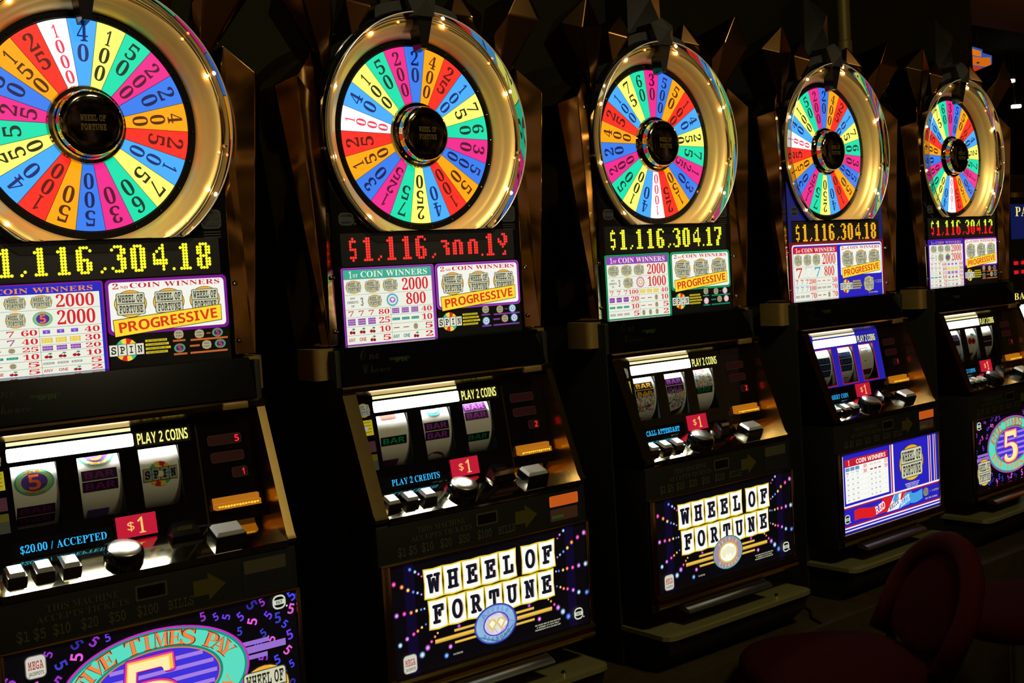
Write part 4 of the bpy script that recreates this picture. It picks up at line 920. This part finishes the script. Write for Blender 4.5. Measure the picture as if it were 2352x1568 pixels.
    A = Art(0.0015); A.poly([(0.071, 0.990), (0.098, 0.990), (0.098, 0.979), (0.131, 1.004), (0.098, 1.029), (0.098, 1.018), (0.071, 1.018)], (92, 84, 30), 1); A.done('arrow', st, 'ink_print')
    lit = idx in (1, 3)
    A = Art(0.0012); A.rect(0.163, 0.972, 0.256, 1.040, (5, 5, 4), 0); A.rrect(0.167, 1.0105, 0.249, 1.0345, 0.003, (190, 84, 22) if lit else (30, 24, 8), 1)
    if lit:
        for k in range(6): A.line(0.172, 1.0135+0.0035*k, 0.246, 1.0135+0.0035*k, 0.0006, (150, 60, 14), 2)
        A.rrect(0.168, 0.979, 0.246, 1.005, 0.003, (48, 26, 12), 1); A.rect(0.172, 0.985, 0.205, 0.991, (30, 60, 20), 2)
    A.done('ticket_window', parent)
    # bars under the glass, recess strip, tray
    tr = MB(); tr.prism_x([(0.004, 0.7385), (-0.010, 0.7365), (-0.014, 0.7310), (-0.010, 0.7255), (-0.004, 0.7235), (-0.004, 0.7195), (-0.010, 0.7175), (-0.012, 0.7120), (-0.008, 0.7060), (0.004, 0.7030)], -0.262, 0.268)
    build('belly_rail', tr, 'gold_trim', parent, smooth=40)
    ts = MB(); ts.prism_x([(0.004, 0.7025), (-0.012, 0.7000), (-0.030, 0.6925), (-0.034, 0.6870), (-0.030, 0.6840), (0.004, 0.6890)], -0.180, 0.130)
    build('tray_lip', ts, 'steel', parent, smooth=40)
    sh = MB(); prof = [(-0.276, 0.115), (-0.276, -0.030), (-0.268, -0.046), (-0.250, -0.052), (0.250, -0.052), (0.266, -0.046), (0.274, -0.030), (0.274, 0.115)]
    sh.prism_z(prof, 0.640, 0.6505); shf = build('tray_shelf', sh, 'shelf_metal', parent, smooth=20)
    for y in (0.068, -0.016):
        b = MB(); b.lathe_z([(0.0001, 0.6555), (0.004, 0.6550), (0.006, 0.6505)], 0.165, y, n=14); build('bolt', b, 'chrome', shf)
    tb = MB(); tb.prism_x([(-0.044, 0.640), (0.115, 0.640), (0.115, 0.553), (0.020, 0.553), (-0.030, 0.600)], -0.262, 0.262); build('tray_body', tb, 'black_plastic', parent, smooth=20)

# ------------------------------------------------------------------ a whole machine
mat_amber = attr_mat('amber_attr', 1.0)
emit('amber_glow', (0.75, 0.24, 0.01), 0.55)
TEXTS = [('$1,116,304.18', (255, 248, 40), (255, 248, 40)), ('$1,116,ann.1j', (255, 50, 45), (255, 45, 40)), ('$1,116,304.17', (246, 250, 50), (246, 246, 50)), ('$1,116,304.18', (255, 180, 30), (255, 175, 25)), ('$1,116,304.12', (228, 245, 60), (245, 20, 25))]
TOPS = [(0, 2.0), (4, 1.6), (10, 0.5), (4, 3.0), (10, 2.0)]
VAR = ['five', 'double', 'triple', 'rwb', 'five']
LOC = [(0.2048, -0.0031, -0.034816), (0.9216, -0.0188, -0.015166), (1.68, 0.0, 0.0), (2.4477, 0.0291, 0.024649), (3.1984, 0.0558, 0.030377)]
LAB = ['slot machine nearest the camera, yellow jackpot figures above, giant 5 on its lower glass',
 'slot machine with red dotted jackpot figures and double diamond badge on its lower glass',
 'slot machine with green framed pay tables, yellow jackpot figures and triple diamond badge',
 'slot machine with orange jackpot figures and blue glass with red white and blue ribbon',
 'wheel slot machine farthest along the row, its jackpot figures half yellow half red']
def slot_machine(i):
    x, y, a = LOC[i]; v = VAR[i]
    t = empty('slot_machine', LAB[i], 'slot machine', (x, y, ZB), a, 'wheel slot machines in a row')
    cb = MB()
    for s in (-1, 1): cb.box(s*0.270-0.006, s*0.270+0.006, 0.108, 0.62, 0.5505, 1.388, 0.002)
    cb.box(-0.264, 0.264, 0.605, 0.62, 0.552, 1.386); cb.box(-0.264, 0.264, 0.14, 0.605, 1.372, 1.386); cb.box(-0.264, 0.264, 0.116, 0.605, 0.552, 0.57); cb.box(-0.264, 0.264, 0.113, 0.12, 0.60, 1.05); cb.box(-0.264, 0.264, 0.33, 0.34, 1.05, 1.372)
    build('cabinet', cb, 'cabinet_black', t)
    ch = MB(); ch.prism_x([(0.146, 1.3945), (0.125, 1.392), (0.100, 1.318), (0.104, 1.3156), (0.150, 1.3156), (0.150, 1.3945)], -0.262, 0.262)
    cp = build('chin_panel', ch, 'black_gloss', t, smooth=20)
    A = Art(lambda x_, z_, l: (x_, 0.1242 - (1.390-z_)*0.327 - l*Art.EPS, z_)); A.text('One', -0.190, 1.375, 0.022, (34, 30, 10), 'script', 0.045, l=2, res=2); A.text('Chance', -0.180, 1.345, 0.020, (34, 30, 10), 'script', 0.065, l=2, res=2); A.done('script_logo', cp, 'ink_print')
    A = Art(lambda x_, z_, l: (x_, 0.1242 - (1.390-z_)*0.327 - l*Art.EPS, z_)); A.rect(-0.145, 1.352, -0.095, 1.364, (30, 44, 6), 1); A.text('SPIN', -0.118, 1.358, 0.008, (60, 80, 10), 'sans', 0.03, l=2, res=1); A.done('small_label', cp, 'ink_print')
    for x0, x1 in ((-0.306, -0.256), (0.247, 0.297)):
        b = MB(); b.prism_z([(x0, 0.148), (x0+0.004, 0.138), (x0+0.012, 0.134), (x1-0.012, 0.134), (x1-0.004, 0.138), (x1, 0.148), (x1, 0.21), (x0, 0.21)], 1.330, 1.3935); build('corner_block', b, 'gold_block', t, smooth=50)
    top_box(t, v); topper(t); wheel(t, *TOPS[i]); jackpot(t, *TEXTS[i]); paytables(t, v); reel_area(t, i, v); belly(t, i, v)
    return t
for i in range(5): slot_machine(i)

# ------------------------------------------------------------------ what stands round the row
b = MB(); b.box(-0.55, 4.3, -0.06, 0.80, 0.0, ZB-0.0005, 0.006)
tag(build('machine_base', b, 'brown_laminate'), 'long low brown base under the row of slot machines', 'base')

def tube(pts, r, n=8):
    mb = MB(); P = [Vector(p) for p in pts]; k = len(P)
    for i, p in enumerate(P):
        d = (P[min(i+1, k-1)] - P[max(i-1, 0)]).normalized(); u = d.cross(Vector((0, 0, 1)))
        if u.length < 1e-3: u = d.cross(Vector((1, 0, 0)))
        u.normalize(); v = d.cross(u)
        mb.v += [tuple(p + (u*cos(2*pi*q/n) + v*sin(2*pi*q/n))*r) for q in range(n)]
    for i in range(k-1):
        for q in range(n): mb.f.append((i*n+q, i*n+(q+1) % n, (i+1)*n+(q+1) % n, (i+1)*n+q)); mb.c.append(None)
    mb.f.append(tuple(range(n))[::-1]); mb.f.append(tuple(range((k-1)*n, k*n))); mb.c += [None, None]
    return mb
pc = [(1.68+0.3891+0.01, 0.12, ZB+0.004), (1.68+0.389, 0.067, ZB+0.004), (1.68+0.371, 0.036, ZB+0.004), (1.68+0.32, -0.005, ZB+0.004), (1.68+0.30, -0.05, ZB+0.003)]
tag(build('power_cable', tube(pc, 0.003), 'black_plastic'), 'thin black cable lying on the brown base right of the triple diamond machine', 'cable')

# chairs
def chair(loc, rz, label):
    t = empty('casino_chair', label, 'chair', loc, rz, 'red padded chairs before the machines')
    def soft(name, pts, m, lv=2, par=None):
        o = build(name, pts, m, par or t, zoff=0.0, smooth=180); s = o.modifiers.new('soft', 'SUBSURF'); s.levels = lv; s.render_levels = lv; return o
    def pad(x0, x1, y0, y1, z0, z1, nx=4, ny=4, dome=0.02, rr=0.75):
        bm = bmesh.new(); bmesh.ops.create_grid(bm, x_segments=nx, y_segments=ny, size=0.5)
        mb = MB(); N = 28; rings = [(0.90, z0), (1.0, z0+(z1-z0)*0.25), (1.0, z0+(z1-z0)*0.75), (0.90, z1), (0.55, z1+dome*0.7), (0.12, z1+dome)]
        bm.free(); vs = []
        for f, z in rings:
            for q in range(N):
                a = 2*pi*q/N; ex = abs(cos(a))**rr*(1 if cos(a) > 0 else -1); ey = abs(sin(a))**rr*(1 if sin(a) > 0 else -1)
                vs.append(((x0+x1)/2 + (x1-x0)/2*f*ex, (y0+y1)/2 + (y1-y0)/2*f*ey, z))
        fs = [(k*N+q, k*N+(q+1) % N, (k+1)*N+(q+1) % N, (k+1)*N+q) for k in range(len(rings)-1) for q in range(N)] + [tuple(range(N))[::-1], tuple(range((len(rings)-1)*N, len(rings)*N))]
        mb.raw(vs, fs); return mb
    soft('seat', pad(-0.215, 0.215, -0.21, 0.215, 0.535, 0.605), 'red_fabric', 1)
    # backrest: arched pad leaning back, with a rolled border
    def outl(sc, n=22):
        pts = [(-0.18*sc, 0.60)]
        for k in range(n+1):
            a = pi - pi*k/n; pts.append((0.185*sc*cos(a), 0.695 + 0.150*sc*sin(a)))
        pts.append((0.18*sc, 0.60)); return pts
    lean = lambda z: -0.175 - 0.50*(z-0.60)
    bk = MB(); o = outl(0.86); n = len(o)
    for dy, sc in ((0.020, 0.80), (0.030, 0.60)): pass
    ctr = (0, 0.69); layers = [(1.0, -0.030), (1.0, 0.008), (0.80, 0.022), (0.40, 0.028)]
    vs = []
    for f, dy in layers:
        for x, z in o: xx = ctr[0] + (x-ctr[0])*f; zz = ctr[1] + (z-ctr[1])*f; vs.append((xx, lean(zz)+dy, zz))
    fs = [(k*n+q, (k+1)*n+q, (k+1)*n+(q+1) % n, k*n+(q+1) % n) for k in range(3) for q in range(n)] + [tuple(range(n)), tuple(range(3*n, 4*n))[::-1]]
    bk.raw(vs, fs); soft('backrest', bk, 'red_fabric', 1)
    build('back_border', tube([(x, lean(z)+0.004, z) for x, z in outl(0.98)], 0.026, 10), 'red_piping', t, zoff=0.0, smooth=180)
    for s in (-1, 1):
        br = tube([(s*0.12, -0.10, 0.53), (s*0.15, -0.19, 0.535), (s*0.17, -0.20, 0.60), (s*0.172, -0.215, 0.66)], 0.013, 8); build('back_bracket', br, 'black_plastic', t, zoff=0.0, smooth=180)
    p = MB(); p.lathe_z([(0.026, 0.03), (0.026, 0.50), (0.09, 0.520), (0.09, 0.536)], 0, 0.02, 24); build('pedestal', p, 'chrome', t, zoff=0.0)
    f = MB(); f.lathe_z([(0.0001, 0.0), (0.235, 0.0), (0.235, 0.012), (0.20, 0.022), (0.04, 0.040), (0.026, 0.045)], 0, 0.02, 36); build('foot_plate', f, 'chrome', t, zoff=0.0)
    return t
chair((1.662, -0.325, 0), radians(55), 'dark red padded chair turned sideways in front of the triple diamond machine')
chair((2.345, -0.42, 0), radians(50), 'dark red padded chair at right edge before the blue ribbon machine')

# a gaming machine of another row, far right
def far_machine():
    t = empty('slot_machine', 'dark slot machine of another row at right edge with orange trim and white lit glass', 'slot machine', (5.865, 1.315, 0), radians(6))
    k = dict(zoff=0.0)
    b = MB(); b.box(-0.30, 0.30, 0.02, 0.60, 0.0, 1.90, 0.01); build('cabinet', b, 'cabinet_black', t, **k)
    tr = MB(); tr.prism_z([(-0.31, 0.0), (-0.25, -0.02), (0.25, -0.02), (0.31, 0.0), (0.31, 0.05), (-0.31, 0.05)], 1.775, 1.80); build('top_trim', tr, 'gold_trim', t, **k)
    def art(name, m='backlit_print', f=None):
        A = Art(0.018); f(A); return build(name, A.mb, m, t, zoff=0.0, smooth=0)
    tg = art('top_glass', f=lambda A: (A.rect(-0.27, 1.55, 0.27, 1.74, (14, 22, 70), 0), A.text('PALACE', 0.045, 1.70, 0.05, (245, 225, 120), 'serif', 0.5, l=1)))
    for q in range(3):
        for z in (1.36, 1.41): art('red_meter', f=lambda A: A.rect(-0.25+0.1*q, z, -0.19+0.1*q, z+0.02, (220, 20, 30), 1))
    art('name_sign', f=lambda A: (A.rect(-0.28, 1.205, 0.28, 1.27, (10, 8, 6), 0), A.text('BALANCE', 0.0, 1.238, 0.036, (240, 220, 110), 'serif', 0.52, l=1)))
    art('reel_glass', 'backlit_bright', f=lambda A: A.rrect(-0.22, 0.98, 0.26, 1.19, 0.02, (250, 248, 238), 1))
    ot = tube([(-0.235, -0.01, 0.93), (-0.26, -0.01, 1.02), (-0.285, -0.01, 1.12), (-0.29, -0.005, 1.175), (-0.27, 0.0, 1.20)], 0.014, 10); build('orange_trim', ot, 'amber_glow', t, smooth=180, **k)
far_machine()

# hanging sign and small lamps beyond
def far_sign():
    t = empty('hanging_sign', 'small lit orange and blue sign hanging above the last wheel machine', 'sign', (10.98, 4.40, 3.14), radians(-38)); t.scale = (0.56, 0.56, 0.56)
    def pl(name, f, d, m='backlit_print'):
        A = Art(-0.02 - d); f(A); return build(name, A.mb, m, t, zoff=0.0, smooth=0)
    bd = MB(); bd.prism_y([(-0.22, -0.02), (0.02, -0.10), (0.08, 0.12), (0.16, 0.20), (0.17, 0.58), (0.0, 0.64), (0.0, 0.70), (-0.22, 0.78)], -0.02, 0.06); build('board', bd, 'black_plastic', t, zoff=0.0, smooth=0)
    pl('blue_edge', lambda A: A.poly([(-0.21, 0.0), (0.01, -0.07), (0.09, 0.14), (0.155, 0.21), (0.165, 0.57), (-0.005, 0.63), (-0.005, 0.69), (-0.21, 0.76)], (40, 80, 170), 1), 0.0)
    pl('orange_letters', lambda A: (A.poly([(-0.20, 0.60), (-0.03, 0.56), (-0.03, 0.66), (-0.20, 0.72)], (215, 115, 20), 1), A.poly([(-0.20, 0.42), (0.14, 0.36), (0.14, 0.54), (-0.03, 0.545), (-0.20, 0.58)], (205, 100, 15), 2), A.poly([(-0.20, 0.25), (-0.02, 0.22), (-0.02, 0.37), (-0.20, 0.40)], (190, 50, 15), 2), A.rect(-0.12, 0.44, -0.07, 0.47, (20, 30, 50), 3)), 0.001)
    pl('blue_letters', lambda A: (A.poly([(-0.02, 0.24), (0.12, 0.24), (0.10, 0.36), (0.0, 0.36)], (45, 95, 130), 2), A.rect(-0.15, 0.13, -0.10, 0.21, (60, 110, 200), 2), A.rect(-0.20, -0.02, -0.13, 0.10, (70, 150, 220), 2), A.rect(-0.10, 0.0, -0.06, 0.16, (220, 110, 60), 2), A.line(-0.20, 0.19, 0.03, 0.165, 0.02, (190, 230, 240), 3)), 0.002)
    hl = MB(); hl.lathe_y([(0.0001, -0.04), (0.05, -0.03), (0.06, 0.0), (0.05, 0.03)], 0.10, 0.14, n=16)
    A = Art(-0.025); A.poly([(0.06, 0.18), (0.16, 0.30), (0.175, 0.12), (0.12, -0.01)], (225, 230, 255), 1); build('white_lamp', A.mb, 'backlit_bright', t, zoff=0.0, smooth=0)
    rod = MB(); rod.box(-0.1, -0.09, 0.0, 0.01, 0.70, (4.0-3.14)/0.56); build('hanging_rod', rod, 'black_plastic', t, zoff=0.0)
far_sign()
for nm, loc, sx, lab in (('ceiling_spot', (14.05, 5.72, 3.60), 0.05, 'small round white ceiling lamp, the upper of two far right'), ('ceiling_tube', (14.05, 5.66, 3.27), 0.06, 'short white tube lamp far right below the round lamp')):
    t = empty(nm, lab, 'lamp', loc, radians(-38))
    m = MB(); m.box(-sx, sx, -0.02, 0.03, -0.022, 0.022, 0.010); build('lens', m, 'lamp_white', t, zoff=0.0)
    m = MB(); m.box(-sx-0.01, sx+0.01, 0.03, 0.06, -0.03, 0.03, 0.004); build('housing', m, 'black_plastic', t, zoff=0.0)
    m = MB(); m.box(-0.008, 0.008, 0.035, 0.055, 0.03, 4.0-loc[2]); build('rod', m, 'black_plastic', t, zoff=0.0)
p = MB(); p.lathe_z([(0.031, 0.0), (0.031, 2.22), (0.036, 2.225), (0.036, 2.255), (0.031, 2.26), (0.031, 2.50), (0.036, 2.505), (0.036, 2.60), (0.031, 2.605), (0.031, 4.0)], 4.65, 1.65, 28)
tag(build('brass_pole', p, 'pole_gold'), 'slim brass pole rising behind the row of machines', 'pole')

# ------------------------------------------------------------------ the room
f = MB(); f.box(-6, 16.5, -6, 9, -0.05, 0.0); struct('floor', f, 'carpet')
c = MB(); c.box(-6, 16.5, -6, 9, 4.0, 4.05); struct('ceiling', c, 'wall_dark')
c = MB(); c.box(6.9, 12.0, -3.0, 4.0, 3.62, 4.0); struct('trim_1', c, 'ceiling_brown')
w_ = MB(); w_.box(-6, 6.86, 2.2, 2.4, 0, 4.0); struct('wall_back', w_, 'wall_dark')
w_ = MB(); w_.box(16.3, 16.5, -6, 9, 0, 4.0); struct('wall_right', w_, 'wall_dark')
w_ = MB(); w_.box(-6, 16.3, 8.8, 9, 0, 4.0); struct('wall_far', w_, 'wall_dark')
